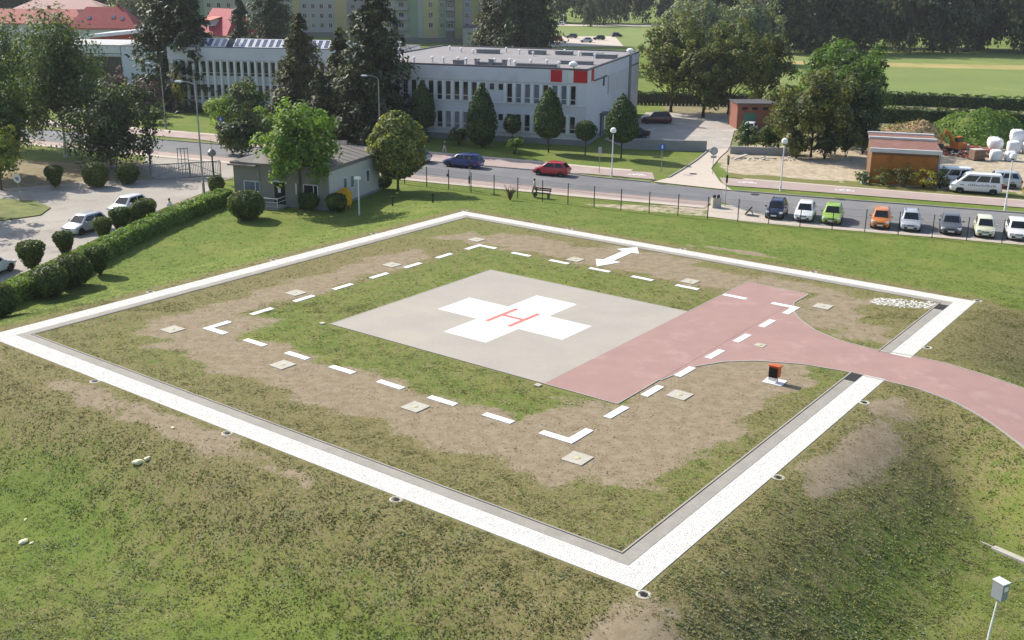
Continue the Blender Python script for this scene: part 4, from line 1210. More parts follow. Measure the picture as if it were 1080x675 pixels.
nz = b.noise(b.n('ShaderNodeNewGeometry').outputs['Position'], 1.3, 3)
c = b.mix(b.step(nz, .3, .7), b.mix(1.0, at.outputs['Color'], (.75, .78, .75), 'MULTIPLY'), at.outputs['Color'])
gn = b.n('ShaderNodeNewGeometry').outputs['Normal']
vm = b.n('ShaderNodeVectorMath', operation='MULTIPLY_ADD')
b.l(gn, vm.inputs[0])
vm.inputs[1].default_value = (.30, .30, .30)
vm.inputs[2].default_value = (0, 0, .7)
vn = b.n('ShaderNodeVectorMath', operation='NORMALIZE')
b.l(vm.outputs[0], vn.inputs[0])
p = b.pbsdf(c, .85, .12, vn.outputs[0])
tr_ = b.n('ShaderNodeBsdfTranslucent')
b.l(c, tr_.inputs[0])
mx = b.n('ShaderNodeMixShader')
mx.inputs[0].default_value = .25
b.l(p.outputs[0], mx.inputs[1])
b.l(tr_.outputs[0], mx.inputs[2])
b.out(mx.outputs[0])
GRASSM = m
stuff(grass_patch('grass', -40, 40, 23, 62, 420000, .036, '', 501), 'short patchy grass on the near slopes and round the pad', 'grass')
stuff(grass_patch('grass', -40, 60, 60, 112, 150000, .045, '', 502), 'mown green grass of the lawn beyond the pad', 'grass')

# broader weed leaves and clods give the ground its grain
def ground_bits(name, n, y0, y1, size, kind, seed):
    rg = np.random.default_rng(seed)
    y = y0 + (y1 - y0) * rg.random(n) ** 1.5
    x = rg.uniform(-1, 1, n) * (y * .5 + 3)
    u, v = UV(x, y)
    m = np.maximum(np.abs(u), np.abs(v))
    d, dr, sd2 = masks(x, y)
    up, lo = np.array(LANE_UP), np.array(LANE_LO)
    ok = ~((m > 18.85) & (m < 20.8)) & ~(m < 7.65) & ~((u > 7.4) & (u < 11.9) & (v > -7.7) & (v < 15.8))
    ok &= ~((u > 11.7) & (v < np.interp(u, up[:, 0], up[:, 1]) + .15) & (v > np.interp(u, lo[:, 0], lo[:, 1]) - .15))
    ok &= y < interp(FENCE, x) - .3
    ok &= (x > np.interp(y, [60, 74, 87, 98], [-32, -30.2, -28.4, -26])) | (y < 60)
    a1 = np.sin(x * 1.1 + 2.1 * np.sin(y * .8 + 1)) * np.sin(y * 1.3 + 1.7 * np.sin(x * .9)) * .5 + .5
    a2 = np.sin(x * 4.3 + 2 * np.sin(y * 3.1)) * np.sin(y * 5.0 + 2 * np.sin(x * 3.7)) * .5 + .5
    slope = ((v < -20.7) | (u > 20.7)) & (y < 75)
    if kind == 'weed':
        pr = (1 - np.clip(d * 1.3, 0, 1)) * (a1 ** 2) * (.2 + .8 * a2) * np.where(slope, 1.0, np.where(m < 19, .40, .015))
    else:
        pr = np.clip(d * 1.2, 0, 1) * (.3 + .7 * a2) + .04
    ok &= rg.random(n) < pr
    x, y, a1 = x[ok], y[ok], a1[ok]
    n = len(x)
    z = terrain(x, y)
    P = np.stack([x, y, z + (.02 if kind == 'weed' else .002)], 1)
    s = size * rg.uniform(.5, 1.5, n)
    if kind == 'weed':
        P[:, 2] += rg.uniform(-.008, .012, n)
        N = np.tile([[.0, 0, 1.8]], (n, 1))
        k = rg.random(n)[:, None]
        c = np.where(k < .35, np.array([[.115, .150, .050]]), np.where(k < .7, np.array([[.14, .18, .08]]), np.array([[.25, .27, .19]])))
        vv, ff, tt = leaves(P, N, s, c * rg.uniform(.6, 1.4, n)[:, None], .75, 0, rg)
    else:
        an = rg.uniform(0, 6.28, n)
        ca, sa = np.cos(an), np.sin(an)
        vv = np.zeros((n, 5, 3))
        vv[:, :, 0] = P[:, None, 0] + s[:, None] * (oct_[None, :, 0] * ca[:, None] - oct_[None, :, 1] * sa[:, None]) * rg.uniform(.6, 1.4, (n, 5))
        vv[:, :, 1] = P[:, None, 1] + s[:, None] * (oct_[None, :, 0] * sa[:, None] + oct_[None, :, 1] * ca[:, None]) * rg.uniform(.6, 1.4, (n, 5))
        vv[:, :, 2] = P[:, None, 2] + s[:, None] * oct_[None, :, 2] * .8
        ff = (np.arange(n)[:, None, None] * 5 + np.array([(0, 1, 4), (1, 2, 4), (2, 3, 4), (3, 0, 4)])[None]).reshape(-1, 3)
        c = np.array([[.24, .19, .13]]) * rg.uniform(.5, 1.6, n)[:, None]
        tt = np.repeat(np.c_[c, np.ones(n)], 5, axis=0)
        vv = vv.reshape(-1, 3)
    return link(np_mesh(name, vv, ff, GRASSM, tt), name)
stuff(ground_bits('weeds', 300000, 23, 84, .075, 'weed', 511), 'broad leaved weeds scattered over the slopes and grass', 'weeds')
stuff(ground_bits('earth_clods', 60000, 30, 84, .028, 'clod', 512), 'small clods lying on the bare earth', 'earth')

# ------------------------------------------------------------------ buildings
WALLW = pm('white_render', (206, 206, 210), 0.85, 0.04, 0.3, 3, dirt=((180, 180, 184), 0.5, 0.25))
PIL = pm('white_pilaster', (222, 221, 220), 0.8, 0.03, 0.5, 4)
PLINTH = pm('grey_plinth', (132, 132, 134), 0.9, 0.08, 0.6, 5)
ROOFG = pm('roof_felt', (138, 134, 134), 0.9, 0.08, 0.25, 3, dirt=((112, 108, 108), 0.6, 0.3))
COPING = pm('dark_coping', (92, 90, 92), 0.6, 0.08)
FRAMEW = pm('window_frame_white', (214, 214, 212), 0.5, 0.04)
FRAMED = pm('window_frame_dark', (70, 70, 74), 0.5, 0.1)
GL = glassm('window_glass', (34, 36, 40))
GLB = glassm('window_glass_blind', (96, 104, 120), .15)
REDP2 = pm('red_facade_panel', (186, 28, 38), 0.5, 0.05)

def bld(name, label, loc, rz, cat='building', group=None):
    return thing(name, label, cat, loc, rz, group)
wcache = {}
def window(parent, c, w, h, rz=0.0, frame=FRAMEW, glass=GL, bars=(0.0,), trans=None, name='window'):
    """framed window facing local -y at c (bottom middle), pane as a sub-part"""
    key = (round(w, 2), round(h, 2), frame.name, glass.name, tuple(bars), trans)
    if key not in wcache:
        b = MB()
        t = .06
        b.box((-w / 2 + t / 2, -.02, h / 2), (t, .1, h), frame).box((w / 2 - t / 2, -.02, h / 2), (t, .1, h), frame)
        b.box((0, -.022, t / 2), (w - 2 * t, .1, t), frame).box((0, -.022, h - t / 2), (w - 2 * t, .1, t), frame)
        for q in bars:
            if q:
                b.box((q, -.018, h / 2), (t, .08, h - 2 * t), frame)
        if trans:
            b.box((0, -.016, h * trans), (w - 2 * t, .08, t * 1.2), frame)
        g = MB().box((0, 0.005, h / 2), (w - 2 * t - .004, .03, h - 2 * t - .004), glass)
        wcache[key] = (b.mesh('window'), g.mesh('pane'))
    fr, gl = wcache[key]
    o = inst(fr, name, parent, c, rz)
    inst(gl, 'pane', o)
    return o

# ---- white two storey building, main wing
B = bld('office_building', 'white two storey building with flat roof and red squares at its corner', (9.0, 134.0, GZ), R(-17))
LW, DP, HT = 32.0, 34.0, 9.25
MB().box((-LW / 2, DP / 2, HT / 2 + .35), (LW, DP, HT - .7), WALLW).build('wall', B)
MB().box((-LW / 2, DP / 2, .35 - .1), (LW + .1, DP + .1, .9), PLINTH).build('plinth', B)
rf = MB()
rf.box((-LW / 2, DP / 2, HT + .02), (LW - .7, DP - .7, .04), ROOFG)
rf = rf.build('roof', B)
cp = MB()
for c_, s_ in [((-LW / 2, .15, HT + .1), (LW + .1, .35, .22)), ((-LW / 2, DP - .15, HT + .1), (LW + .1, .35, .22)), ((-.15, DP / 2, HT + .1), (.35, DP - .66, .21)), ((-LW + .15, DP / 2, HT + .1), (.35, DP - .66, .21))]:
    cp.box(c_, s_, COPING)
cp.build('coping', rf)
pil = MB().box((0, -.09, 0), (.36, .18, 2.5), PIL).mesh('pilaster')
wx = [-1.75 - 1.18 * i for i in range(25)]
for i, x in enumerate(wx):
    for zb, zh, fl in ((4.98, 2.4, 1), (1.45, 2.15, 0)):
        small = (i in (8, 9) and fl) or (i == 8 and not fl)
        if i in (9,) and not fl:
            continue
        g = GLB if (fl and i in (1, 2, 4, 5, 6)) or (not fl and i in (13, 14, 12)) else GL
        if small:
            window(B, (x, -.02, zb + zh - .95), .72, .9, 0, FRAMEW, GL)
        else:
            window(B, (x, -.02, zb), .74, zh, 0, FRAMEW, g, (0.0,), .27)
        if i < 24 and not small:
            inst(pil, 'pilaster', B, (x - .59, 0, zb + zh / 2))
sill = MB()
sill.box((-LW / 2, -.06, 4.86), (LW - .5, .14, .07), PIL).box((-LW / 2, -.06, 1.32), (LW - .5, .14, .07), PIL)
sill.build('sill_band', B)
MB().box((-LW / 2 - 1.2, -.10, 8.4), (LW - 2.6, .2, 1.62), WALLW).build('fascia', B)
for k, (x0, x1) in enumerate([(-4.65, -3.2), (-1.75, -.02)]):
    MB().box(((x0 + x1) / 2, -.215 if k == 0 else -.075, 8.5), (x1 - x0, .05 if k == 0 else .15, 1.45), REDP2).build('red_panel', B)
MB().box((-2.48, -.06, 8.5), (1.44, .12, 1.45), FRAMEW).build('white_panel', B)
MB().box((.03, 2.6, 8.5), (.05, 1.5, 1.45), REDP2).build('red_panel', B)
MB().box((.025, .92, 8.5), (.05, 1.78, 1.45), FRAMEW).build('white_panel', B)
# right flank
for k in range(12):
    window(B, (.02, 12.0 + k * 1.22, 5.2), .62, 2.5, R(90), FRAMEW, GL, (0.0,), .2)
    if k < 11:
        MB().box((.09, 12.61 + k * 1.22, 6.45), (.18, .4, 2.6), PIL).build('pilaster', B)
window(B, (.02, 9.2, 6.6), .6, 1.1, R(90), FRAMED)
MB().box((.12, 26.6, 4.9), (.24, .9, 9.0), PLINTH).build('pier', B)
for y0, y1 in ((3.6, 11), (27.2, 33)):
    MB().box((.08, (y0 + y1) / 2, 7.75), (.18, y1 - y0, .14), COPING).build('trim', B)
MB().box((.03, 8.9, 1.5), (.08, 2.0, 2.6), FRAMED).box((.08, 8.9, 1.5), (.06, .1, 2.5), FRAMEW).build('door', B)
MB().box((.6, 8.9, 3.05), (1.3, 2.8, .22), COPING).build('canopy', B)
# roof furniture
SKY = glassm('skylight_glass', (70, 74, 78), .2)
for k, (x, y, w, d_, h) in enumerate([(-7.2, 2.2, 5.2, 1.2, .35), (-13.2, 2.0, 2.8, 1.2, .35), (-17.6, 2.0, 1.2, 1.0, .5), (-3.6, 8.5, 4.4, 1.2, .35), (-20.2, 22, 3.2, 1.4, .5), (-13, 23, 2.4, 1.3, .5), (-9.2, 24, 2.4, 1.3, .5), (-2.2, 20, 3.2, 1.3, .5), (-5.0, 24, 3.0, 1.4, .4)]):
    MB().box((x, y, HT + .04 + h / 2), (w, d_, h), PLINTH).box((x, y, HT + .04 + h + .03), (w + .15, d_ + .15, .06), COPING if k < 4 else SKY).build('skylight', rf)
for k in range(14):
    x, y = -2.8 - k * 1.75 + random.uniform(-.4, .4), 1.5 + random.uniform(-.6, 3.0)
    MB().cyl((x, y, HT + .03), .13, .65, PIL, 10).lathe([(.24, .6), (.24, .7), (.05, .85)], PIL, 10, (x, y, HT + .03)).build('vent', rf, True)
for k in range(9):
    x, y = -3.5 - k * 3.0, 19 + (k % 3) * 3.2
    MB().cyl((x, y, HT + .03), .12, .55, PIL, 9).lathe([(.22, .5), (.22, .6), (.05, .72)], PIL, 9, (x, y, HT + .03)).build('vent', rf, True)
chm = pm('brick_chimney', (150, 128, 112), .9, .12)
for k, x in enumerate((-14.9, -13.0, -11.2)):
    MB().box((x, 1.5, HT + .4), (.5, .6, .75), PLINTH).box((x, 1.5, HT + .82), (.62, .72, .08), COPING).build('chimney', rf)
# roof floodlights with their sun glare
def glare_floodlight(x, y, z, label):
    M = Matrix.Translation((9.0, 134.0, GZ)) @ Matrix.Rotation(R(-17), 4, 'Z')
    p = M @ Vector((x, y, z))
    t = thing('glare_floodlight', label, 'lamp', p, R(-19), 'roof edge floodlights with white globes as sun glare')
    MB().tube([(0, 0, 0), (0, -.35, .35)], .05, STEEL, 8).build('bracket', t)
    MB().lathe([(.1, 0), (.42, .08), (.55, .28), (.5, .5), (.25, .66), (.02, .7)], LAMPW, 18, (0, -.4, .25)).build('globe', t, True)  # white globe gives the floodlight's sun glare a solid shape
glare_floodlight(-1.75, -.02, HT + .18, 'floodlight with a white globe as sun glare on the roof edge between the red squares')
glare_floodlight(.1, 26.6, HT + .18, 'floodlight with a white globe as sun glare on the roof edge above the grey pier')

# ---- wing with solar panels
B2 = bld('office_wing', 'long white wing with tall narrow windows and a solar roof behind spruces', (-16.6, 160.7, GZ), R(-7))
L2, D2 = 36.0, 13.0
MB().box((-L2 / 2, D2 / 2, 9.5 / 2 + .3), (L2, D2, 9.5 - .6), WALLW).build('wall', B2)
MB().box((-L2 / 2, D2 / 2, .25), (L2 + .1, D2 + .1, .9), PLINTH).build('plinth', B2)
MB().box((-L2 / 2, D2 / 2, 9.54), (L2 + .2, D2 + .2, .1), COPING).build('roof', B2)
MB().box((-L2 / 2, -.12, 8.55), (L2, .24, 1.8), WALLW).build('fascia', B2)
fin = MB().box((0, -.2, 4.0), (.3, .4, 7.2), PIL).mesh('fin')
for k in range(33):
    x = -.7 - k * 1.08
    inst(fin, 'fin', B2, (x, 0, 0))
    if k < 32:
        window(B2, (x - .54, -.02, 5.3), .74, 2.2, 0, FRAMEW, GL, (0.0,), .22)
        window(B2, (x - .54, -.02, 1.7), .74, 2.4, 0, FRAMEW, GL, (0.0,), .22)
CELL = glassm('solar_cells', (96, 102, 120), .12)
PFR = pm('panel_frame', (226, 226, 228), .35, .03, spec=.5)  # white frame colour also carries the sky glare of the panels
pme = MB().box((0, 0, 0), (1.02, 2.1, .05), PFR).box((0, 0, .028), (.62, 1.86, .01), CELL).mesh('solar_panel')
for k in range(33):
    if k in (13, 24):
        continue
    o = inst(pme, 'solar_panel', B2, (-.9 - k * 1.06, .95, 10.15))
    o.rotation_euler = (R(32), 0, 0)
rail = MB()
rail.box((-L2 / 2, 1.7, 10.1), (L2 - 1, .08, 1.0), PLINTH)
rail.build('panel_rack', B2)

# ---- retaining walls
RETW = pm('retaining_concrete', (142, 142, 144), .9, .08, .5, 4)
t = MB().add([(13.2, 132.0, GZ - .2), (23.6, 130.6, GZ - .2), (23.65, 130.95, GZ - .2), (13.25, 132.35, GZ - .2), (13.2, 132.0, GZ + 1.25), (23.6, 130.6, GZ + 1.3), (23.65, 130.95, GZ + 1.3), (13.25, 132.35, GZ + 1.25)], [(3, 2, 1, 0), (4, 5, 6, 7), (0, 1, 5, 4), (1, 2, 6, 5), (2, 3, 7, 6), (3, 0, 4, 7)], RETW).build('retaining_wall')
tag(t, 'low grey concrete wall along the lot right of the white building', 'wall')
t = MB().box((0, 0, .4), (7.4, .35, 1.0), RETW).build('retaining_wall', None, False, (29.9, 128.8, GZ), R(-9))
tag(t, 'low grey wall under the dense shrubs by the side road', 'wall')
t = MB().box((0, 0, .3), (11, .3, .7), PALEW).build('low_wall', None, False, (-26, 133.4, GZ), R(-14))
tag(t, 'low pale wall behind the gatehouse roof', 'wall')

# ---- gatehouse
GW = pm('gatehouse_render', (132, 128, 119), .9, .07, .5, 4, dirt=((126, 122, 114), .5, .5))
GWL = pm('gatehouse_side', (186, 183, 176), .9, .06, .5, 4)
RFG = pm('grey_roof_sheet', (122, 116, 110), .85, .12, .6, 4, dirt=((150, 142, 134), .6, .7))
H = bld('gatehouse', 'small grey gatehouse with dark door and low sloping roof', (-26.0, 98.2, GZ), R(-19.5))
HW, HD, HH = 9.9, 10.3, 3.7
MB().box((HW / 2, HD / 2, HH / 2), (HW, HD, HH), GW).build('wall', H)
MB().box((HW + .012, HD / 2 + .02, HH / 2 - .1), (.05, HD - .2, HH - .3), GWL).build('side_cladding', H)
MB().box((HW / 2, HD / 2, .1), (HW + .08, HD + .08, .3), PLINTH).build('plinth', H)
ov, rz_ = .2, 1.35
rv = [(-ov, -ov, HH + .01), (HW + ov, -ov, HH + .01), (HW + ov, HD + ov, HH + .01), (-ov, HD + ov, HH + .01), (HW * .45, HD * .35, HH + rz_), (HW * .45, HD * .65, HH + rz_)]
rv2 = [(x, y, z + .16) for x, y, z in rv]
r_ = MB().add(rv + rv2, [(3, 2, 1, 0), (6, 7, 10), (7, 8, 11, 10), (8, 9, 11), (9, 6, 10, 11), (0, 1, 7, 6), (1, 2, 8, 7), (2, 3, 9, 8), (3, 0, 6, 9)], RFG).build('roof', H)
for k in range(9):
    y = .6 + k * 1.1
    z0, x0 = HH + .19, HW + ov - .05
    f_ = min(1, min(y + ov, HD + ov - y) / (HD * .35 + ov))
    x1, z1 = x0 + (HW * .45 - x0) * f_, z0 + rz_ * f_
    MB().tube([(x0, y, z0), (x1, y, z1)], .03, RFG, 5).build('seam', r_)
window(H, (1.95, -.02, 1.0), 1.7, 1.15, 0, FRAMEW, GLB, (.35,))
MB().box((4.85, -.03, 1.12), (1.05, .1, 2.15), BLACKM).box((4.85, -.085, 1.5), (.3, .01, .45), FRAMEW).build('door', H)
MB().box((4.85, -.06, 2.32), (1.3, .18, .12), FRAMEW).build('door_lintel', H)
window(H, (8.1, -.02, 1.15), 1.5, 1.1, 0, FRAMEW, GL, (.3,))
MB().box((6.62, -.04, 1.75), (.16, .08, 1.0), FRAMEW).build('white_pipe', H)  # upright white pipe on the front wall, not a lamp
MB().tube([(2.75, -.08, .2), (2.75, -.08, 3.6)], .05, STEEL, 8).build('downpipe', H)
for y in (3.0, 4.4, 7.6):
    window(H, (HW + .045, y, 1.3), .8, 1.2, R(90), FRAMEW, GLB)
MB().box((HW * .12, -.25, HH - .1), (HW * .3, .5, .14), RFG).build('canopy', H)
# ramp with rail
MB().box((3.9, -1.0, .1), (3.6, 1.6, .3), GREYC).build('ramp', H)
rl = MB()
for z in (.7, 1.05):
    rl.tube([(2.4, -1.75, z), (5.6, -1.75, z)], .03, FRAMEW, 7).tube([(5.6, -1.75, z), (5.6, -.3, z)], .03, FRAMEW, 7)
for x in (2.4, 4.0, 5.6):
    rl.tube([(x, -1.75, .2), (x, -1.75, 1.05)], .03, FRAMEW, 7)
rl.build('ramp_rail', H)
# yellow grit box
M = Matrix.Translation((-26.0, 98.2, GZ)) @ Matrix.Rotation(R(-19.5), 4, 'Z')
p = M @ Vector((HW + .75, 1.5, 0))
YP = pm('yellow_plastic', (214, 160, 30), .5, .08)
t = thing('grit_container', 'yellow container standing against the right wall of the gatehouse', 'container', (p.x, p.y, GZ), R(-19.5))
MB().box((0, 0, .85), (.95, 1.1, 1.1), YP, taper=1.1).build('bin', t)
MB().box((0, 0, 1.45), (1.15, 1.3, .1), YP, ry=R(6)).box((0, .3, 1.65), (.5, .3, .35), YP).build('lid', t)
for sx in (-.35, .35):
    for sy in (-.4, .4):
        MB().box((sx, sy, .15), (.1, .1, .36), YP).build('leg', t)

# ---- brick shed
BRK = pm('red_brick', (138, 92, 78), .92, .14, 1.2, 10, dirt=((112, 72, 60), .5, .8))
S = bld('brick_shed', 'red brick shed with green double door beyond the lot', (31.1, 150.2, GZ), R(2), 'shed')
MB().box((2.7, 2.6, 1.75), (5.4, 5.2, 3.5), BRK).build('wall', S)
MB().box((2.7, 2.6, 3.58), (5.7, 5.5, .18), COPING).build('roof', S)
GRN = pm('green_door_paint', (70, 122, 112), .6, .08)
for x in (1.35, 2.2):
    MB().box((x, -.04, 1.15), (.83, .08, 2.3), GRN).build('door_leaf', S)
for x in (1.0, 2.4, 3.9):
    MB().box((x, -.03, 2.95), (.75, .06, .35), BLACKM).build('vent_opening', S)
MB().box((-.02, 2.6, 3.2), (.06, 4.6, .3), BRK).build('frieze', S)

# ---- orange shed
ORW = pm('orange_wall', (164, 104, 46), .8, .14, .8, 6, dirt=((126, 70, 34), .7, .9))
RUST = pm('rusty_roof', (128, 92, 82), .9, .14, .6, 5, dirt=((156, 128, 116), .6, .9))
PLW = pm('pale_panel_wall', (196, 202, 208), .8, .06)
S = bld('orange_shed', 'flat roofed shed with orange front wall and rusty roof', (37.4, 111.3, GZ), R(-15.5), 'shed')
SW, SD_, SH = 6.6, 9.6, 3.35
MB().box((SW / 2, SD_ / 2, SH / 2 - .05), (SW, SD_, SH), pm('brown_boards', (118, 92, 70), .9, .12, .8, 6)).box((SW + .02, SD_ / 2, SH / 2 - .05), (.05, SD_ - .1, SH - .1), PLW).build('wall', S)
MB().box((SW / 2, -.03, SH / 2 - .2), (SW - .1, .1, SH - .3), ORW).build('orange_cladding', S)
MB().box((SW / 2, 3.0, SH + .35), (SW + .3, 6.0, .12), RUST, rx=R(1.5)).box((SW / 2, 7.6, SH + .55), (SW + .3, 4.0, .12), RUST).build('roof', S)
MB().box((SW / 2, -.2, SH + .15), (SW + .5, .35, .4), pm('pale_fascia', (196, 196, 194), .6, .08)).build('fascia', S)
MB().box((SW / 2, 5.8, SH + .62), (SW + .4, .5, .22), MATS['pale_fascia']).box((SW / 2, 9.4, SH + .68), (SW + .4, .6, .16), MATS['pale_fascia']).build('roof_ledge', S)
MB().tube([(SW + .1, -.1, .1), (SW + .1, -.1, 3.3)], .06, STEEL, 8).build('downpipe', S)
MB().box((SW + .05, 3.2, 1.0), (.08, 1.0, 2.0), COPING).build('door', S)
MB().box((SW + .05, 6.5, 2.5), (.08, .8, .9), COPING).build('hatch', S)

# ---- buildings at the far left
B3 = bld('glass_hall', 'pale hall with dark glass front behind the birches', (-71.9, 200.0, GZ), R(-4))
MB().box((-7, 7, 3.55), (14, 14, 7.1), WALLW).build('wall', B3)
MB().box((-7, -.06, 2.7), (13.8, .14, 4.9), glassm('hall_glass', (28, 38, 48), .1)).build('glass_front', B3)
for k in range(13):
    MB().box((-.9 - k * 1.05, -.16, 2.7), (.09, .1, 4.9), FRAMED).build('mullion', B3)
MB().box((-7, -.16, 3.6), (13.8, .09, .1), FRAMED).build('transom', B3)
MB().box((-7, -.25, 6.2), (14.2, .5, 1.7), WALLW).box((-7, -.3, 5.75), (14.2, .5, .12), COPING).build('fascia', B3)
MB().box((-7, 7, 7.2), (14.6, 15, .2), pm('pale_roof', (176, 176, 174), .8, .08)).build('roof', B3)
B4 = bld('white_block', 'plain white block joined right of the dark glass hall', (-71.6, 199.2, GZ), R(-2))
MB().box((2.3, 4, 3.6), (4.6, 8, 7.2), pm('bluish_white', (200, 204, 214), .85, .04)).build('wall', B4)
MB().box((2.3, 4, 7.22), (4.8, 8.2, .12), COPING).build('roof', B4)
window(B4, (3.9, -.02, 2.5), .8, 2.6, 0, FRAMEW)
BRK2 = pm('brown_red_cladding', (138, 62, 48), .85, .08)
B5 = bld('brick_block', 'brown red block with pale sloping roof edge above the glass hall', (-86, 222.0, GZ), R(-1))
MB().add([(0, 0, 0), (12, 0, 0), (12, 12, 0), (0, 12, 0), (0, 0, 7.0), (12, 0, 8.3), (12, 12, 8.3), (0, 12, 7.0)], [(3, 2, 1, 0), (4, 5, 6, 7), (0, 1, 5, 4), (1, 2, 6, 5), (2, 3, 7, 6), (3, 0, 4, 7)], BRK2).build('wall', B5)
MB().add([(-.4, -.4, 7.02), (12.4, -.4, 8.4), (12.4, 12.4, 8.4), (-.4, 12.4, 7.02), (-.4, -.4, 7.7), (12.4, -.4, 9.0), (12.4, 12.4, 9.0), (-.4, 12.4, 7.7)], [(3, 2, 1, 0), (4, 5, 6, 7), (0, 1, 5, 4), (1, 2, 6, 5), (2, 3, 7, 6), (3, 0, 4, 7)], WALLW).build('roof', B5)
for x in (8.6, 10.6):
    window(B5, (x, -.02, 3.2), 1.1, 1.5)
REDR = pm('red_tile_roof', (150, 48, 52), .75, .08, .5, 3, dirt=((176, 84, 80), .5, .3))
PINKR = pm('faded_red_roof', (164, 92, 82), .8, .08, .3, 3)
def hip_house(name, label, loc, rz, w, d, h, rh, roofm, wallm, ridge=.5, ov=.6, windows=True, lights=()):
    t = bld(name, label, loc, rz, 'house')
    MB().box((0, 0, h / 2), (w, d, h), wallm).build('wall', t)
    a, c_ = w / 2 + ov, d / 2 + ov
    r = w / 2 * ridge
    v = [(-a, -c_, h), (a, -c_, h), (a, c_, h), (-a, c_, h), (-r, 0, h + rh), (r, 0, h + rh)]
    rf_ = MB().add(v + [(x, y, z + .2) for x, y, z in v], [(3, 2, 1, 0), (6, 7, 11, 10), (7, 8, 11), (8, 9, 10, 11), (9, 6, 10), (0, 1, 7, 6), (1, 2, 8, 7), (2, 3, 9, 8), (3, 0, 6, 9)], roofm).build('roof', t)
    if windows:
        for k in range(max(2, int(w / 3.2))):
            window(t, (-w / 2 + 1.5 + k * (w - 3) / max(1, int(w / 3.2) - 1), -d / 2 - .02, h * .45), 1.2, 1.4)
    for (x, y) in lights:
        f_ = 1 - abs(y) / c_
        sl = math.atan2(rh, c_)
        MB().box((x, -abs(y), h + rh * f_ + .26), (.8, 1.1, .08), GLB, rx=sl).build('roof_window', rf_)
    MB().box((w * .2, .6, h + rh + .3), (.7, .7, 1.4), BRK2).build('chimney', rf_)
    return t
hip_house('hip_roof_house', 'house with bright red hipped roof above the glass hall', (-97, 262, GZ), R(8), 15, 12, 7.0, 4.6, REDR, WALLW, .55, .6, True, ((-3, 3.4), (2.4, 3.2), (4.4, 3.6)))
hip_house('long_roof_house', 'long building with faded red roof at the left edge', (-124, 278, GZ), R(3), 34, 14, 7.2, 3.2, PINKR, WALLW, .8)
hip_house('far_roof_house', 'far house with pale pink roof behind the long red roof', (-122, 300, GZ), R(6), 22, 12, 9.8, 2.6, pm('pale_pink_roof', (186, 150, 140), .8, .06), GW, .6)
# gabled house with dormer
GH = bld('gabled_house', 'house with steep crimson roof and a dormer above the solar wing', (-74.5, 287, GZ), R(-38), 'house')
MB().box((0, 0, 2.6), (11, 9, 5.2), WALLW).build('wall', GH)
CR = pm('crimson_roof', (158, 36, 58), .7, .08)
v = [(-6.2, -5.6, 4.2), (6.2, -5.6, 4.2), (6.2, 5.6, 4.2), (-6.2, 5.6, 4.2), (-6.2, 0, 10.6), (4.0, 0, 10.6)]
rf_ = MB().add(v + [(x, y, z + .22) for x, y, z in v], [(3, 2, 1, 0), (6, 7, 11, 10), (7, 8, 11), (8, 9, 10, 11), (9, 6, 10), (0, 1, 7, 6), (1, 2, 8, 7), (2, 3, 9, 8), (3, 0, 6, 9)], CR).build('roof', GH)
MB().box((-2, -3.4, 7.4), (3.0, 2.8, 1.6), WALLW).build('dormer', GH)
MB().box((-2, -3.6, 8.4), (3.8, 3.8, .2), pm('salmon_roof', (200, 122, 104), .8, .06), rx=R(12)).build('dormer_roof', GH)
window(GH, (-2, -4.82, 6.9), 1.2, 1.0)
window(GH, (2.5, -4.52, 1.6), 1.4, 1.5)
window(GH, (-2.5, -4.52, 1.6), 1.4, 1.5)

# ---- apartment blocks
APC = {'lime': (168, 168, 146), 'green': (130, 146, 122), 'grey': (156, 160, 158), 'yellow': (170, 162, 122), 'beige': (168, 158, 148), 'olive': (154, 150, 108), 'lilac': (140, 140, 146), 'dk': (110, 112, 112)}
APM = {k: pm('panel_' + k, c_, .88, .05, .3, 2) for k, c_ in APC.items()}
def block(name, label, loc, rz, zones, depth, H_, floors, z0, step, wstep, ww, wh):
    t = bld(name, label, loc, rz)
    x0 = min(z[0] for z in zones)
    x1 = max(z[1] for z in zones)
    MB().box(((x0 + x1) / 2, depth / 2 + .3, H_ / 2), (x1 - x0, depth, H_), APM['grey']).build('wall', t)
    MB().box(((x0 + x1) / 2, depth / 2 + .3, H_ + .3), (x1 - x0 + .4, depth + .4, .6), COPING).build('roof', t)
    MB().box(((x0 + x1) / 2, .1, .6), (x1 - x0, .7, 1.4), APM['dk']).build('plinth', t)
    for a, c_, mat, kind in zones:
        MB().box(((a + c_) / 2, .2, H_ / 2 + .7), (c_ - a - .02, .3 + .16 * (hash(mat) % 2 == 0) * 0 + (.3 if kind == 'stripe' else 0.0), H_ - 1.4), APM[mat]).build('wall_panel', t)
        if kind == 'win':
            n = max(1, int((c_ - a) / wstep))
            for i in range(n):
                x = a + (c_ - a) * (i + .5) / n
                for f_ in range(floors):
                    window(t, (x, .03, z0 + f_ * step), ww, wh, 0, FRAMEW, GL, (0.001,))
        if kind == 'bal':
            for f_ in range(floors):
                z = z0 - .9 + f_ * step
                bo = MB().box(((a + c_) / 2, -.6, z), (c_ - a - .1, 1.5, .16), APM['dk']).box(((a + c_) / 2, -1.32, z + .58), (c_ - a - .1, .08, 1.0), APM['lilac']).build('balcony', t)
                window(t, ((a + c_) / 2, .03, z + .2), min(1.6, c_ - a - .5), 2.1, 0, FRAMEW, GL, (0.001,))
    return t
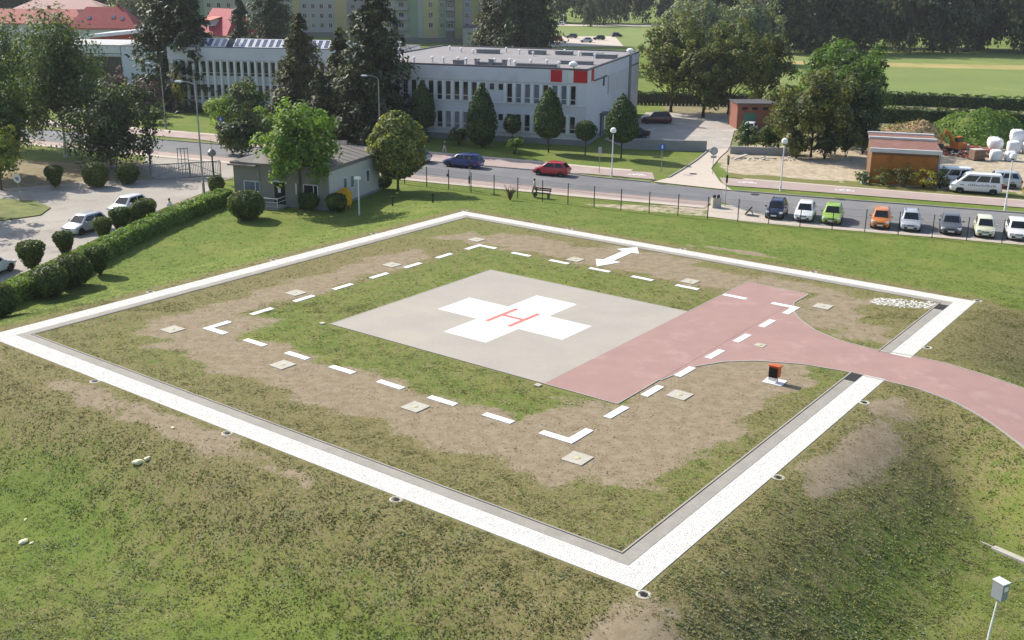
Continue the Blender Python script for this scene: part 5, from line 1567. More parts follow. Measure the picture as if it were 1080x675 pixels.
z1_ = [(-42, -18, 'lime', 'win'), (-18, -14, 'green', 'stripe'), (-14, 2, 'lime', 'win'), (2, 8.2, 'green', 'stripe'), (8.2, 14.5, 'grey', 'win'), (14.5, 17, 'yellow', 'stripe'), (17, 28, 'grey', 'win'), (28, 32, 'yellow', 'stripe'), (32, 40, 'lilac', 'win'), (40, 46, 'beige', 'win')]
block('apartment_block', 'pale lime and grey apartment block behind the solar wing', (-86, 356, GZ), R(-1), z1_, 12, 26, 6, 2.8, 2.95, 2.7, 1.25, 1.45)
z2_ = [(-13, -4.2, 'beige', 'win'), (-4.2, .1, 'grey', 'bal'), (.1, 2.9, 'green', 'stripe'), (2.9, 4.4, 'grey', 'stripe'), (4.4, 9.1, 'yellow', 'win'), (9.1, 11.3, 'green', 'win'), (11.3, 14.0, 'dk', 'bal'), (14.0, 16.4, 'olive', 'stripe'), (16.4, 18.9, 'lilac', 'win'), (18.9, 21.2, 'olive', 'stripe'), (21.2, 25, 'lilac', 'bal'), (25, 40, 'beige', 'win')]
block('apartment_block', 'green and yellow panelled apartment block with balconies beyond the flat roof', (-32, 331, GZ), R(0), z2_, 12, 26, 6, 4.35, 2.95, 2.4, 1.35, 1.5)
AN = bld('annex', 'low green and yellow annex at the foot of the apartment block', (-14.5, 322, GZ), 0)
MB().box((4, 4, 1.4), (9.5, 8, 3.0), APM['lime']).build('wall', AN)
MB().box((4, 4, 3.9), (9.5, 8, 2.0), APM['grey']).build('upper_wall', AN)
MB().add([(-1, -.3, 4.9), (9, -.3, 4.9), (9, 8.3, 4.9), (-1, 8.3, 4.9), (4, 4, 6.0)], [(0, 1, 4), (1, 2, 4), (2, 3, 4), (3, 0, 4), (3, 2, 1, 0)], COPING).build('roof', AN)
for x in (1.5, 3.5, 7.5):
    MB().box((x, -.03, 3.3), (1.6, .1, .5), GL).build('strip_window', AN)

# ------------------------------------------------------------------ vehicles
TYRE = pm('tyre_rubber', (30, 30, 31), .85, .15, 5, 20)
RIM = pm('alloy_rim', (168, 170, 172), .35, .08, 5, 20, spec=.5, metal=.5)
CGLASS = glassm('car_glass', (20, 24, 28), .05)
HEADL = pm('headlamp_glass', (214, 218, 222), .15, .05, 5, 20, spec=.6)
TAILL = pm('tail_lamp_red', (170, 26, 24), .2, .08, 5, 20, spec=.6)
PLATE = pm('plate_white', (226, 226, 222), .5, .03)
TRIM = pm('black_trim', (34, 35, 36), .6, .1, 4, 20)
wheel_cache = {}
def wheel(parent, x, y, r):
    key = round(r, 3)
    if key not in wheel_cache:
        b = MB()
        n = 20
        prof = [(r * .62, -.1), (r * .92, -.105), (r, -.07), (r, .07), (r * .92, .105), (r * .62, .1)]
        vs_, fs_ = [], []
        for rr, yy in prof:
            for k in range(n):
                t = 6.2832 * k / n
                vs_.append((rr * math.cos(t), yy, rr * math.sin(t)))
        for i in range(len(prof) - 1):
            for k in range(n):
                fs_.append((i * n + k, (i + 1) * n + k, (i + 1) * n + (k + 1) % n, i * n + (k + 1) % n))
        b.add(vs_, fs_, TYRE)
        rm = MB()
        for sgn in (-1, 1):
            pts = [(r * .64 * math.cos(6.2832 * k / n), sgn * .075, r * .64 * math.sin(6.2832 * k / n)) for k in range(n)]
            pts.append((0, sgn * .095, 0))
            rm.add(pts, [((k, (k + 1) % n, n) if sgn < 0 else ((k + 1) % n, k, n)) for k in range(n)], RIM)
            for k in range(5):
                t = 6.2832 * k / 5
                rm.box((r * .4 * math.cos(t), sgn * .09, r * .4 * math.sin(t)), (r * .16, .012, r * .16), TRIM)
        wheel_cache[key] = (b.mesh('tyre', True), rm.mesh('rim'))
    ty, rm = wheel_cache[key]
    o = inst(ty, 'wheel', parent, (x, y, r))
    inst(rm, 'rim', o)
SPEC = {
    'hatch': dict(L=3.9, W=1.68, H=1.5, ws=.95, rf=1.62, rr=3.25, rb=3.78, hood=.78, belt=.93, deck=.9, r=.30, wb=(.72, 3.22)),
    'city': dict(L=3.55, W=1.6, H=1.52, ws=.72, rf=1.42, rr=3.05, rb=3.45, hood=.84, belt=.95, deck=.92, r=.29, wb=(.62, 2.95)),
    'wagon': dict(L=4.5, W=1.76, H=1.55, ws=1.12, rf=1.85, rr=4.02, rb=4.4, hood=.82, belt=.95, deck=.93, r=.31, wb=(.82, 3.6)),
    'sedan': dict(L=4.5, W=1.74, H=1.42, ws=1.3, rf=1.98, rr=3.15, rb=3.85, hood=.78, belt=.92, deck=.94, r=.31, wb=(.85, 3.55)),
    'suv': dict(L=4.4, W=1.8, H=1.68, ws=1.2, rf=1.8, rr=3.85, rb=4.28, hood=.98, belt=1.05, deck=1.0, r=.34, wb=(.82, 3.45)),
    'van': dict(L=4.9, W=1.95, H=1.98, ws=.62, rf=1.55, rr=4.72, rb=4.86, hood=.98, belt=1.15, deck=1.1, r=.32, wb=(.95, 4.05)),
}
def car(label, x, y, rz, mat, style='hatch', cat='car', group=None, z=None, rack=False, name=None, front_paint=None):
    """built nose towards local +x"""
    s = SPEC[style]
    L, W, H_ = s['L'], s['W'], s['H']
    t = thing(name or ('minibus' if style == 'van' else 'parked_car'), label, cat, (x, y, (GZ + .03) if z is None else z), rz, group)
    fx = lambda d: L / 2 - d
    # lower body: stations from nose to tail (distance, half width factor, bottom, shoulder height)
    st = [(0, .62, .36, .52), (.04, .78, .26, .60), (.18, .92, .20, s['hood'] - .10), (.5, .985, .19, s['hood']), (s['ws'], 1.0, .18, s['belt'] - .01), (L * .5, 1.0, .18, s['belt']), (s['rb'] - .3, 1.0, .19, s['belt'] + .02), (min(s['rb'], L - .16), .985, .20, s['deck'] + .01), (L - .14, .94, .24, s['deck'] - .03), (L - .03, .84, .32, s['deck'] - .12), (L, .74, .40, .62)]
    sec = []
    for d, w, zb, zt in st:
        hw = W / 2 * w
        hgt_ = zt - zb
        half = [(0, zb), (hw * .86, zb), (hw * .965, zb + hgt_ * .16), (hw, zb + hgt_ * .45), (hw * .985, zb + hgt_ * .72), (hw * .93, zt - .035), (hw * .80, zt), (0, zt + .012)]
        ring = [(fx(d), yy, zz) for yy, zz in half] + [(fx(d), -yy, zz) for yy, zz in half[-2:0:-1]]
        sec.append(ring)
    m = len(sec[0])
    vs_ = [p for r in sec for p in r]
    fs_ = []
    for i in range(len(sec) - 1):
        for k in range(m):
            fs_.append((i * m + k, i * m + (k + 1) % m, (i + 1) * m + (k + 1) % m, (i + 1) * m + k))
    fs_.append(tuple(range(m - 1, -1, -1)))
    fs_.append(tuple(range((len(sec) - 1) * m, len(sec) * m)))
    fs_ = [f[::-1] for f in fs_]
    b = MB().add(vs_, fs_, mat)
    # cabin
    hb, ht = W / 2 * .90, W / 2 * .70 if style != 'van' else W / 2 * .80
    zb, zr = s['belt'] - .02, H_
    cab = []
    for dF, dR, hw, z in [(s['ws'] - .05, s['rb'] + .02, hb, zb), (s['ws'] + (s['rf'] - s['ws']) * .86, s['rr'] + (s['rb'] - s['rr']) * .14, ht + (hb - ht) * .14, zb + (zr - zb) * .86), (s['rf'] + .06, s['rr'] - .04, ht * .96, zr - .03), (s['rf'] + .3, s['rr'] - .25, ht * .74, zr)]:
        xf_, xr_ = fx(dF), fx(dR)
        cab.append([(xf_, hw * .86, z), (xf_ - .10, hw, z), (xr_ + .10, hw, z), (xr_, hw * .86, z), (xr_, -hw * .86, z), (xr_ + .10, -hw, z), (xf_ - .10, -hw, z), (xf_, -hw * .86, z)])
    vs_ = [p for r in cab for p in r]
    fs_ = []
    for i in range(3):
        for k in range(8):
            fs_.append((i * 8 + k, i * 8 + (k + 1) % 8, (i + 1) * 8 + (k + 1) % 8, (i + 1) * 8 + k))
    fs_.append(tuple(range(24, 32)))
    b.add(vs_, [f[::-1] for f in fs_], mat)
    b.build('body', t, True)
    # glass, set just proud of the pillars
    def lerp3(a, c_, f):
        return tuple(a[i] + (c_[i] - a[i]) * f for i in range(3))
    lo, hi = [Vector(p) for p in cab[0]], [Vector(p) for p in cab[1]]
    def pane(name, i, j, u0, u1, v0, v1, off, par=None):
        q = []
        for uu, vv in ((u0, v0), (u1, v0), (u1, v1), (u0, v1)):
            a_ = lo[i].lerp(lo[j], uu)
            c_ = hi[i].lerp(hi[j], uu)
            q.append(a_.lerp(c_, vv))
        nrm = (q[1] - q[0]).cross(q[3] - q[0]).normalized()
        cen = sum(q, Vector()) / 4
        if nrm.dot(cen - Vector((0, 0, cen.z))) < 0:
            nrm = -nrm
        q1 = [p + nrm * off for p in q]
        q0 = [p - nrm * .02 for p in q]
        MB().add(q1 + q0, [(0, 1, 2, 3), (4, 5, 1, 0), (5, 6, 2, 1), (6, 7, 3, 2), (7, 4, 0, 3)], CGLASS).build(name, t)
    pane('windscreen', 0, 7, .03, .97, .06, .97, .012)
    pane('rear_window', 3, 4, .08, .92, .12, .9, .012)
    nside = 3 if style in ('wagon', 'van', 'suv') else 2
    cuts = {2: [(.05, .50), (.535, .93)], 3: [(.05, .38), (.41, .70), (.73, .95)]}[nside]
    for i, j, sgn in ((1, 2, 1), (6, 5, -1)):
        for u0, u1 in cuts:
            pane('side_window', i, j, u0, u1, .10, .92, .01)
    for d in s['wb']:
        for sg in (-1, 1):
            yy = sg * (W / 2 - .105)
            wheel(t, fx(d), yy, s['r'])
        for sg in (-1, 1):
            n = 16
            rr = s['r'] + .055
            pts = [(fx(d) + rr * math.cos(math.pi * k / n), sg * (W / 2 - .005), s['r'] + rr * math.sin(math.pi * k / n)) for k in range(n + 1)]
            pts += [(fx(d) - rr, sg * (W / 2 - .005), .2), (fx(d) + rr, sg * (W / 2 - .005), .2)]
            pts2 = [(p[0], sg * (W / 2 - .03), p[2]) for p in pts]
            f1 = tuple(range(len(pts)))
            MB().add(pts + pts2, [f1 if sg < 0 else f1[::-1]], TRIM).build('wheel_arch', t)
    hz = s['hood'] - .14
    for sg in (-1, 1):
        MB().box((fx(.13), sg * W * .36, hz - .04), (.22, W * .17, .15), HEADL, rz=-sg * R(18)).build('headlight', t)
        MB().box((fx(L - .07), sg * W * .405, s['deck'] - .2), (.14, W * .13, .26 if style != 'van' else .5), TAILL, rz=sg * R(12)).build('tail_light', t)
        MB().box((fx(s['ws'] + .3), sg * (W / 2 + .07), s['belt'] + .06), (.12, .18, .13), mat).build('mirror', t)
    MB().box((fx(-.0), 0, .36), (.1, W * .62, .14), TRIM).box((fx(.015), 0, .58), (.05, W * .34, .08), TRIM).build('grille', t)
    MB().box((fx(-.055), 0, .40), (.02, .5, .11), PLATE).build('licence_plate', t)
    MB().box((fx(L + .01), 0, .52), (.06, .5, .12), PLATE).build('licence_plate', t)
    MB().box((0, 0, .23), (L * .5, W + .004, .07), TRIM).build('side_sill', t)
    if rack:
        for sg in (-1, 1):
            MB().tube([(fx(s['rf'] + .2), sg * ht * .86, zr + .01), (fx(s['rf'] + .3), sg * ht * .86, zr + .07), (fx(s['rr'] - .3), sg * ht * .86, zr + .07), (fx(s['rr'] - .2), sg * ht * .86, zr + .01)], .022, TRIM, 6).build('roof_rail', t)
    return t
P_BLUE = paint('paint_blue', (36, 52, 112))
P_RED = paint('paint_red', (178, 34, 46))
P_WHITE = paint('paint_white', (226, 226, 224))
P_SILV = paint('paint_silver', (184, 188, 192), .3, .25)
P_NAVY = paint('paint_navy', (34, 42, 68))
P_LIME = paint('paint_lime', (150, 180, 72))
P_ORAN = paint('paint_orange', (206, 122, 52))
P_GREY = paint('paint_grey', (92, 94, 98), .3, .2)
P_CREAM = paint('paint_cream', (214, 214, 182))
P_DRED = paint('paint_dark_red', (84, 22, 34))
P_BLK = paint('paint_black', (24, 25, 28))
# on the road
RA = math.atan2(-.40, .916)
car('blue estate car on the far side of the road', -5.6, 118.2, RA + math.pi, P_BLUE, 'wagon', rack=True, z=SZ)
car('red hatchback on the far side of the road', 4.1, 113.75, RA + math.pi + R(2), P_RED, 'hatch', z=SZ)
car('silver car half hidden behind the rounded lawn tree', -11.4, 121.2, RA + math.pi, P_SILV, 'hatch', z=SZ)
# row by the fence
front = math.atan2(-.938, -.347)
ROW = [(22.95, 92.2, P_NAVY, 'city', True, 'dark navy car at the left end of the row behind the fence'), (25.2, 91.3, P_WHITE, 'hatch', False, 'white car between the navy and the lime green cars'), (27.4, 90.3, P_LIME, 'hatch', False, 'lime green car in the row behind the fence'), (31.2, 88.8, P_ORAN, 'city', False, 'orange car in the row behind the fence'), (33.55, 88.0, P_SILV, 'hatch', True, 'silver white car right of the orange one'), (36.5, 86.8, P_GREY, 'sedan', False, 'dark grey saloon car in the row behind the fence'), (39.0, 85.9, P_CREAM, 'city', False, 'cream coloured car near the right edge of the row'), (41.4, 85.0, P_WHITE, 'hatch', False, 'white car cut by the right edge of the picture')]
for x, y, p_, stl, rk, lb in ROW:
    h2 = SPEC[stl]['L'] / 2 + .65
    dx = random.uniform(-.05, .05)
    car(lb, x + .347 * h2 + dx, y + .938 * h2, front + R(random.uniform(-2, 2)), p_, stl, group='cars parked behind the fence', z=SZ, rack=rk)
# left lot
car('silver white car in the left lot behind the clipped bushes', -35.3, 85.9, math.atan2(-.92, -.39), P_SILV, 'hatch')
car('white car farther back in the left lot', -34.3, 93.3, math.atan2(-.93, -.36), P_WHITE, 'hatch')
car('white car cut by the left edge in the left lot', -37.0, 72.5, math.atan2(.95, .3), P_WHITE, 'hatch')
# behind the white building
car('dark red car in the lot beside the white building', 20.6, 155.5, R(176), P_DRED, 'suv', z=SZ + .08)
car('black car half hidden at the white building entrance', 15.6, 141.0, R(200), P_BLK, 'sedan', z=SZ + .08)
car('small pale car in front of the brick shed', 32.2, 146.6, R(-110), P_WHITE, 'hatch')
# yard vans
car('white minibus with dark windows parked beyond the walk', 46.6, 106.5, R(162), P_WHITE, 'van', 'minibus')
lt = bpy.data.objects['minibus']
b = MB()
rl_ = random.Random(3)
xx = -1.75
while xx < .75:
    w = rl_.uniform(.07, .13)
    hh = rl_.choice((.16, .16, .16, .24))
    b.box((xx, .982, .86 + (hh - .16) / 2), (w * .45, .006, hh), TRIM)
    b.box((xx + w * .35, .982, .86 + rl_.choice((-.06, 0, .06))), (w * .5, .006, .04), TRIM)
    xx += w + .07
b.box((1.35, .981, .88), (.4, .006, .05), TRIM)
b.build('side_lettering', lt)
car('white van behind the white minibus', 45.0, 110.2, R(168), P_WHITE, 'van', 'van', name='panel_van')
car('silver van right behind the lamp post by the minibus', 50.3, 109.6, R(160), P_SILV, 'suv', 'van', name='parked_van')
# far lot
FC = [(13.0, 345.5, P_RED, 'red car in the far lot beyond the flat roof'), (18.6, 361, P_GREY, 'grey car in the far lot behind the red one'), (22.0, 340, P_SILV, 'silver car in front of the far lot'), (27, 353, P_BLK, 'black car at the right of the far lot'), (34.2, 371, P_NAVY, 'dark car at the right end of the far lawn'), (12.4, 449, P_WHITE, 'white car on the far road by the tall conifer'), (18.4, 450, P_WHITE, 'second white car on the far road')]
for x, y, p_, lb in FC:
    car(lb, x, y, R(random.choice((170, 185, 20))), p_, 'hatch', group='cars far beyond the white building', z=GZ + .06)

# ------------------------------------------------------------------ excavator, rubble, bags
EXO = pm('excavator_orange', (190, 112, 48), .5, .12, 2, 10)
t = thing('excavator', 'orange excavator arm standing behind the orange shed', 'excavator', (54.6, 131.5, GZ), R(205))
t.scale = (.72, .72, .85)
MB().box((0, .75, .35), (2.6, .45, .7), DSTEEL).build('track', t)
MB().box((0, -.75, .35), (2.6, .45, .7), DSTEEL).build('track', t)
MB().box((-.2, 0, 1.1), (2.2, 1.8, .8), EXO).build('body', t)
cb = MB().box((.3, .45, 1.9), (1.0, .8, 1.2), EXO).build('cab', t)
MB().box((.3, .45, 2.05), (1.04, .84, .6), CGLASS).build('cab_window', cb)
MB().tube([(.7, -.3, 1.3), (1.9, -.3, 3.0), (3.0, -.3, 3.4)], [.22, .26, .16], EXO, 6).build('boom', t)
MB().tube([(2.9, -.3, 3.5), (3.7, -.3, 1.4)], [.2, .13], EXO, 6).build('stick', t)
MB().prism([(3.3, -.7), (4.1, -.7), (4.1, .1), (3.3, .1)], .8, 1.5, DSTEEL).build('bucket', t)

def mound(name, label, x, y, rx, ry, h, mat, seed, cat):
    rg = np.random.default_rng(seed)
    n = 36
    vs_, fs_ = [], []
    for i in range(n + 1):
        for j in range(n + 1):
            a, c_ = -1 + 2 * i / n, -1 + 2 * j / n
            r = math.hypot(a, c_)
            f = max(0, 1 - r ** 1.7)
            z = h * f * (1 + .25 * math.sin(a * 5 + seed) * math.cos(c_ * 4 + seed)) + rg.uniform(-.13, .13) * h * f
            vs_.append((a * rx, c_ * ry, z - .06))
    for i in range(n):
        for j in range(n):
            k = i * (n + 1) + j
            fs_.append((k, k + n + 1, k + n + 2, k + 1))
    o = MB().add(vs_, fs_, mat).build(name, None, True, (x, y, GZ))
    tag(o, label, cat)
    return o
SOIL = pm('soil_heap', (146, 122, 92), .95, .15, .6, 5, dirt=((112, 118, 62), .8, .5), bump=.4)
WEEDY = pm('weedy_heap', (86, 106, 48), .95, .22, .7, 5, dirt=((120, 122, 64), .6, .6), bump=.6)
mound('soil_heap', 'sandy soil heap behind the orange shed', 53.5, 144, 5.5, 6, 2.1, SOIL, 3, 'heap')
gm = mound('grassy_heap', 'large soil heap overgrown with green weeds behind the rubble', 62.3, 143, 7.5, 7, 3.9, WEEDY, 5, 'heap')
def heap_cover(o, rx, ry, h, seed, n, mat, size, part=1.0):
    rg = np.random.default_rng(seed)
    a, c_ = rg.uniform(-1, 1, n), rg.uniform(-1, 1, n)
    r = np.hypot(a, c_)
    ok = (r < .97) & (rg.random(n) < part * (.4 + .6 * (np.sin(a * 7 + seed) * np.sin(c_ * 6) > -.3)))
    a, c_, r = a[ok], c_[ok], r[ok]
    z = h * (1 - r ** 1.7) * (1 + .25 * np.sin(a * 5 + seed) * np.cos(c_ * 4 + seed)) + rg.uniform(0, .5, len(a)) * (.5 + .5 * np.sin(a * 11) * np.sin(c_ * 9))
    P = np.stack([a * rx, c_ * ry, z], 1)
    N = unit(np.stack([a, c_, np.full(len(a), 1.0)], 1))
    v, f, ti = leaves(P, N, size * rg.uniform(.5, 1.5, len(a)), tints(len(a), .55, 1.4, .12, rg), .6, 0, rg)
    link(np_mesh('weed_cover', v, f, mat, ti), 'weed_cover', o)
heap_cover(gm, 7.5, 7, 3.9, 5, 9000, L_FRESH, .32)
heap_cover(bpy.data.objects['soil_heap'], 5.5, 6, 2.1, 3, 2600, L_OLIVE, .26, .6)
RUB = pm('broken_brick', (170, 92, 66), .9, .2, 3, 10)
RUBG = pm('broken_concrete', (186, 178, 168), .9, .15, 3, 10)
n = 700
bm = MB()
for k in range(n):
    a = random.gauss(0, 1)
    x, y = 56.4 + a * 1.9, 131.5 + random.gauss(0, 1.6)
    z = GZ + max(0, .75 - abs(a) * .3) * random.random()
    s_ = random.uniform(.08, .32)
    bm.box((x, y, z + .02), (s_ * 1.6, s_, s_ * .8), RUB if random.random() < .7 else RUBG, random.uniform(0, 3), random.uniform(-.6, .6), random.uniform(-.6, .6))
stuff(bm.build('brick_rubble'), 'heap of broken red bricks and concrete in the yard', 'rubble')
n = 160
bm = MB()
for k in range(n):
    x, y = random.uniform(40, 52), random.uniform(150, 160)
    s_ = random.uniform(.1, .4)
    bm.box((x, y, GZ + .05), (s_ * 1.6, s_, s_ * .8), RUBG, random.uniform(0, 3), random.uniform(-.6, .6), 0)
stuff(bm.build('stone_debris'), 'scattered pale stones behind the big trees', 'rubble')
bm = MB()
for k in range(90):
    x, y = random.uniform(25.5, 33), random.uniform(124.5, 127.0)
    s_ = random.uniform(.06, .25)
    bm.box((x, y, GZ + .03), (s_ * 1.8, s_, s_ * .7), RUBG, random.uniform(0, 3), random.uniform(-.4, .4), 0)
stuff(bm.build('slab_debris'), 'small pale debris in front of the low grey wall', 'rubble')
BAGM = pm('white_bag', (224, 226, 228), .8, .06, 1.5, 8, bump=.2)
def bag(x, y, s_, z, label, seed):
    me = bmesh.new()
    bmesh.ops.create_cube(me, size=1)
    bmesh.ops.subdivide_edges(me, edges=me.edges[:], cuts=4, use_grid_fill=True)
    rg = random.Random(seed)
    for vtx in me.verts:
        c_ = vtx.co
        r = c_.length
        c_ *= (.62 / r) * .55 + .45
        vtx.co = Vector((c_.x * s_ * rg.uniform(.94, 1.06), c_.y * s_ * rg.uniform(.94, 1.06), (c_.z + .5) * s_ * .95 - .03))
    m_ = bpy.data.meshes.new('big_bag')
    me.to_mesh(m_)
    me.free()
    m_.materials.append(BAGM)
    m_.polygons.foreach_set('use_smooth', [True] * len(m_.polygons))
    t = thing('big_bag', label, 'bag', (x, y, z), rg.uniform(0, 3), 'white bulk bags in the yard')
    link(m_, 'sack', t)
    for k in range(4):
        a = .78 + 1.57 * k
        MB().tube([(math.cos(a) * s_ * .4, math.sin(a) * s_ * .4, s_ * .78), (math.cos(a) * s_ * .42, math.sin(a) * s_ * .42, s_ * 1.02), (math.cos(a + .5) * s_ * .4, math.sin(a + .5) * s_ * .4, s_ * .8)], .025, BAGM, 5).build('loop', t)
BG = [(57.3, 126.6, 1.3, 0, 'white bulk bag standing alone below the pile'), (58.9, 126.3, 1.2, 0, 'white bulk bag right of the lone one'), (62.0, 132.5, 1.5, 0, 'front left bag of the white bag pile'), (63.8, 132.0, 1.5, 0, 'front right bag of the white bag pile'), (60.6, 134.3, 1.5, 0, 'leftmost bag of the white bag pile'), (62.9, 134.0, 1.5, 1.2, 'top left bag of the white bag pile'), (64.6, 133.8, 1.5, 1.2, 'top right bag of the white bag pile'), (65.5, 132.2, 1.5, 0, 'rightmost front bag of the white bag pile'), (61.2, 136.4, 1.4, 0, 'rear left bag of the white bag pile'), (64.4, 135.9, 1.5, 0, 'rear right bag of the white bag pile')]
for k, (x, y, s_, dz, lb) in enumerate(BG):
    bag(x, y, s_, GZ + dz, lb, k)
t = thing('block_pallet', 'pallet of brown paving blocks beside the white bags', 'pallet', (55.0, 126.5, GZ), R(10))
MB().box((0, 0, .08), (1.5, 1.3, .14), WOOD).build('pallet', t)
PBK = pm('brown_block', (128, 104, 88), .9, .12, 3, 10)
for i in range(3):
    for j in range(2):
        for k in range(3):
            MB().box((-.48 + i * .48, -.3 + j * .6, .34 + k * .37), (.46, .58, .355), PBK).build('block', t)
MB().box((0, 0, 1.29), (1.46, 1.2, .05), RUBG).build('cover', t)
t = tag(MB().box((0, 0, .12), (4.6, 1.2, .2), PALEW).build('concrete_slab', None, False, (49.6, 120.6, GZ), R(-12)), 'long pale slab lying in the yard beside the shed', 'slab')
t = tag(MB().box((0, 0, .1), (1.4, .5, .12), SLAB, ry=R(-14)).build('tilted_slab', None, False, (27.0, 126.2, GZ + .1), R(20)), 'tilted pale slab on the sand before the grey wall', 'slab')

# ------------------------------------------------------------------ lamps and signs
def street_lamp(x, y, h, label, kind='globe', rz=0.0, z=GZ, lean=0.0):
    t = thing('street_lamp', label, 'lamp', (x, y, z), rz, 'street lamps')
    pm_ = PIL if kind == 'globe' else STEEL
    if kind == 'globe':
        MB().tube([(0, 0, -.1), (0, 0, .7), (0, 0, .72), (0, 0, h - .35)], [.11, .1, .07, .05], pm_, 10).build('post', t, True)
        MB().lathe([(.1, 0), (.1, .06), (.28, .14), (.32, .34), (.24, .54), (.05, .64)], LAMPW, 16, (0, 0, h - .5)).build('globe', t, True)
        MB().lathe([(.13, 0), (.13, .1)], DSTEEL, 12, (0, 0, h - .55)).build('collar', t)
    else:
        MB().tube([(0, 0, -.1), (0, 0, 1.2), (0, 0, 1.22), (0, 0, h - .5)], [.14, .13, .09, .06], pm_, 10).build('post', t, True)
        MB().tube([(0, 0, h - .55), (.12, 0, h - .2), (.6, 0, h), (1.5, 0, h + .06)], .04, pm_, 8).build('arm', t, True)
        MB().box((1.85, 0, h + .05), (.8, .3, .16), LAMPW, taper=.7).build('lamp_head', t)
    return t
street_lamp(10.5, 113.2, 5.1, 'globe lamp post on the verge left of the side road')
street_lamp(26.9, 106.2, 5.2, 'globe lamp post on the verge right of the side road', lean=0)
street_lamp(45.9, 97.9, 5.3, 'globe lamp post in front of the white minibus')
street_lamp(-29.9, 101.6, 10.6, 'tall grey street lamp beside the gate', 'arm', R(160))
street_lamp(-47.3, 145.6, 8.6, 'grey street lamp beside the far left walk', 'arm', R(165))
street_lamp(-16.4, 131.0, 8.6, 'street lamp with white head before the biggest spruce', 'arm', R(165))
street_lamp(-34.5, 321, 6.0, 'globe lamp left before the apartment block')
street_lamp(-10.5, 316, 6.0, 'globe lamp before the low annex')
street_lamp(17.5, 400, 6.0, 'globe lamp on the far lawn')
# gatehouse lawn lamp
t = thing('lawn_lamp', 'short white lamp post on the lawn right of the gatehouse', 'lamp', (-13.7, 93.1, Tz(-13.7, 93.1)))
MB().tube([(0, 0, -.2), (0, 0, 3.3)], [.07, .055], PIL, 9).build('post', t, True)
MB().box((-.05, -.05, 3.36), (.55, .35, .2), LAMPW).build('lamp_head', t)
for i, (x, y) in enumerate([(-11.0, 95.6), (-7.3, 95.4)]):
    t = thing('bollard', ['dark short bollard light on the lawn nearer the gatehouse', 'dark short bollard light on the lawn nearer the back corner of the pad'][i], 'bollard', (x, y, Tz(x, y)), 0, 'short bollards on the lawn')
    MB().cyl((0, 0, -.1), .09, .8, DSTEEL, 12).build('post', t)
    MB().lathe([(.11, 0), (.12, .16), (.02, .2)], BLACKM, 12, (0, 0, .7)).build('cap', t)
# near lamp at the lower right
gz = Tz(13.55, 26)
t = thing('floodlight_post', 'grey lamp box on a thin white post at the lower right', 'lamp', (13.55, 26.0, gz))
MB().tube([(0, 0, -.2), (.02, 0, 2.6), (.08, 0, 4.2), (.16, 0, 3.03 - gz - .28)], [.045, .042, .036, .032], pm('post_white', (206, 206, 204), .5, .06), 9).build('post', t, True)
GB = pm('lamp_box_grey', (142, 146, 152), .5, .06)
MB().box((.17, 0, 3.03 - gz), (.26, .34, .52), GB, rz=R(28)).build('lamp_box', t)
MB().box((.17, 0, 3.03 - gz + .275), (.29, .38, .03), pm('lamp_lid', (216, 218, 220), .4, .04), rz=R(28)).build('lid', t)
MB().box((.26, -.145, 3.03 - gz + .1), (.16, .02, .14), LAMPW, rz=R(28)).build('lens', t)
MB().cyl((.165, 0, 3.03 - gz - .34), .05, .09, DSTEEL, 10).build('socket', t)

def sign(x, y, h, label, kind, rz=0.0, z=GZ):
    t = thing('road_sign', label, 'sign', (x, y, z), rz)
    MB().tube([(0, 0, -.1), (0, 0, h)], .035, STEEL, 8).build('post', t)
    BL = pm('sign_blue', (38, 88, 160), .4, .04)
    WH = pm('sign_white', (226, 226, 228), .4, .04)
    GR = pm('sign_back_grey', (160, 162, 166), .5, .05)
    def disc(r, zc, yy, mat, name, n=24, w=.02):
        pts = [(r * math.cos(6.2832 * k / n), yy, zc + r * math.sin(6.2832 * k / n)) for k in range(n)]
        pts2 = [(p[0], yy + w, p[2]) for p in pts]
        f = tuple(range(n))
        return MB().add(pts + pts2, [f, tuple(range(2 * n - 1, n - 1, -1))] + [((k + 1) % n, k, n + k, n + (k + 1) % n) for k in range(n)], mat).build(name, t)
    if kind == 'back':
        d = disc(.42, h - .42, -.06, pm('sign_rim', (96, 98, 104), .5, .05), 'disc')
        disc(.34, h - .42, -.072, GR, 'face')
        MB().box((0, -.06, h - 1.05), (.6, .02, .28), GR).build('plate', t)
    elif kind == 'bluewhite':
        disc(.4, h - .4, -.06, WH, 'disc')
        MB().box((0, -.075, h - .34), (.34, .012, .12), BL).box((.05, -.075, h - .5), (.3, .012, .09), BL).build('symbol', t)
    elif kind == 'blue':
        disc(.36, h - .36, -.06, BL, 'disc')
        MB().box((0, -.075, h - .38), (.08, .012, .34), WH).box((0, -.076, h - .18), (.12, .012, .1), WH).box((-.0, -.074, h - .36), (.3, .012, .05), WH).build('symbol', t)
    elif kind == 'bluesq':
        MB().box((0, -.05, h - .4), (.75, .03, .8), BL).build('panel', t)
        MB().add([(-.24, -.07, h - .62), (.24, -.07, h - .62), (0, -.07, h - .16)], [(0, 1, 2)], WH).build('symbol', t)
        MB().box((0, -.05, h - 1.2), (.7, .03, .75), WH).build('plate', t)
        MB().box((.05, -.068, h - 1.0), (.3, .01, .16), BL).build('plate_symbol', t)
    elif kind == 'small':
        MB().box((0, -.05, h - .35), (.36, .03, .7), GR).build('panel', t)
    elif kind == 'edge':
        MB().box((0, -.05, h - .45), (.1, .6, .8), DSTEEL).build('panel', t)
        MB().box((0, -.05, h - 2.2), (.16, .16, .7), BLACKM).build('box', t)
    return t
sign(-45.7, 97.2, 2.5, 'round white sign with blue bars at the left lot', 'bluewhite', R(-14), GZ + .1)
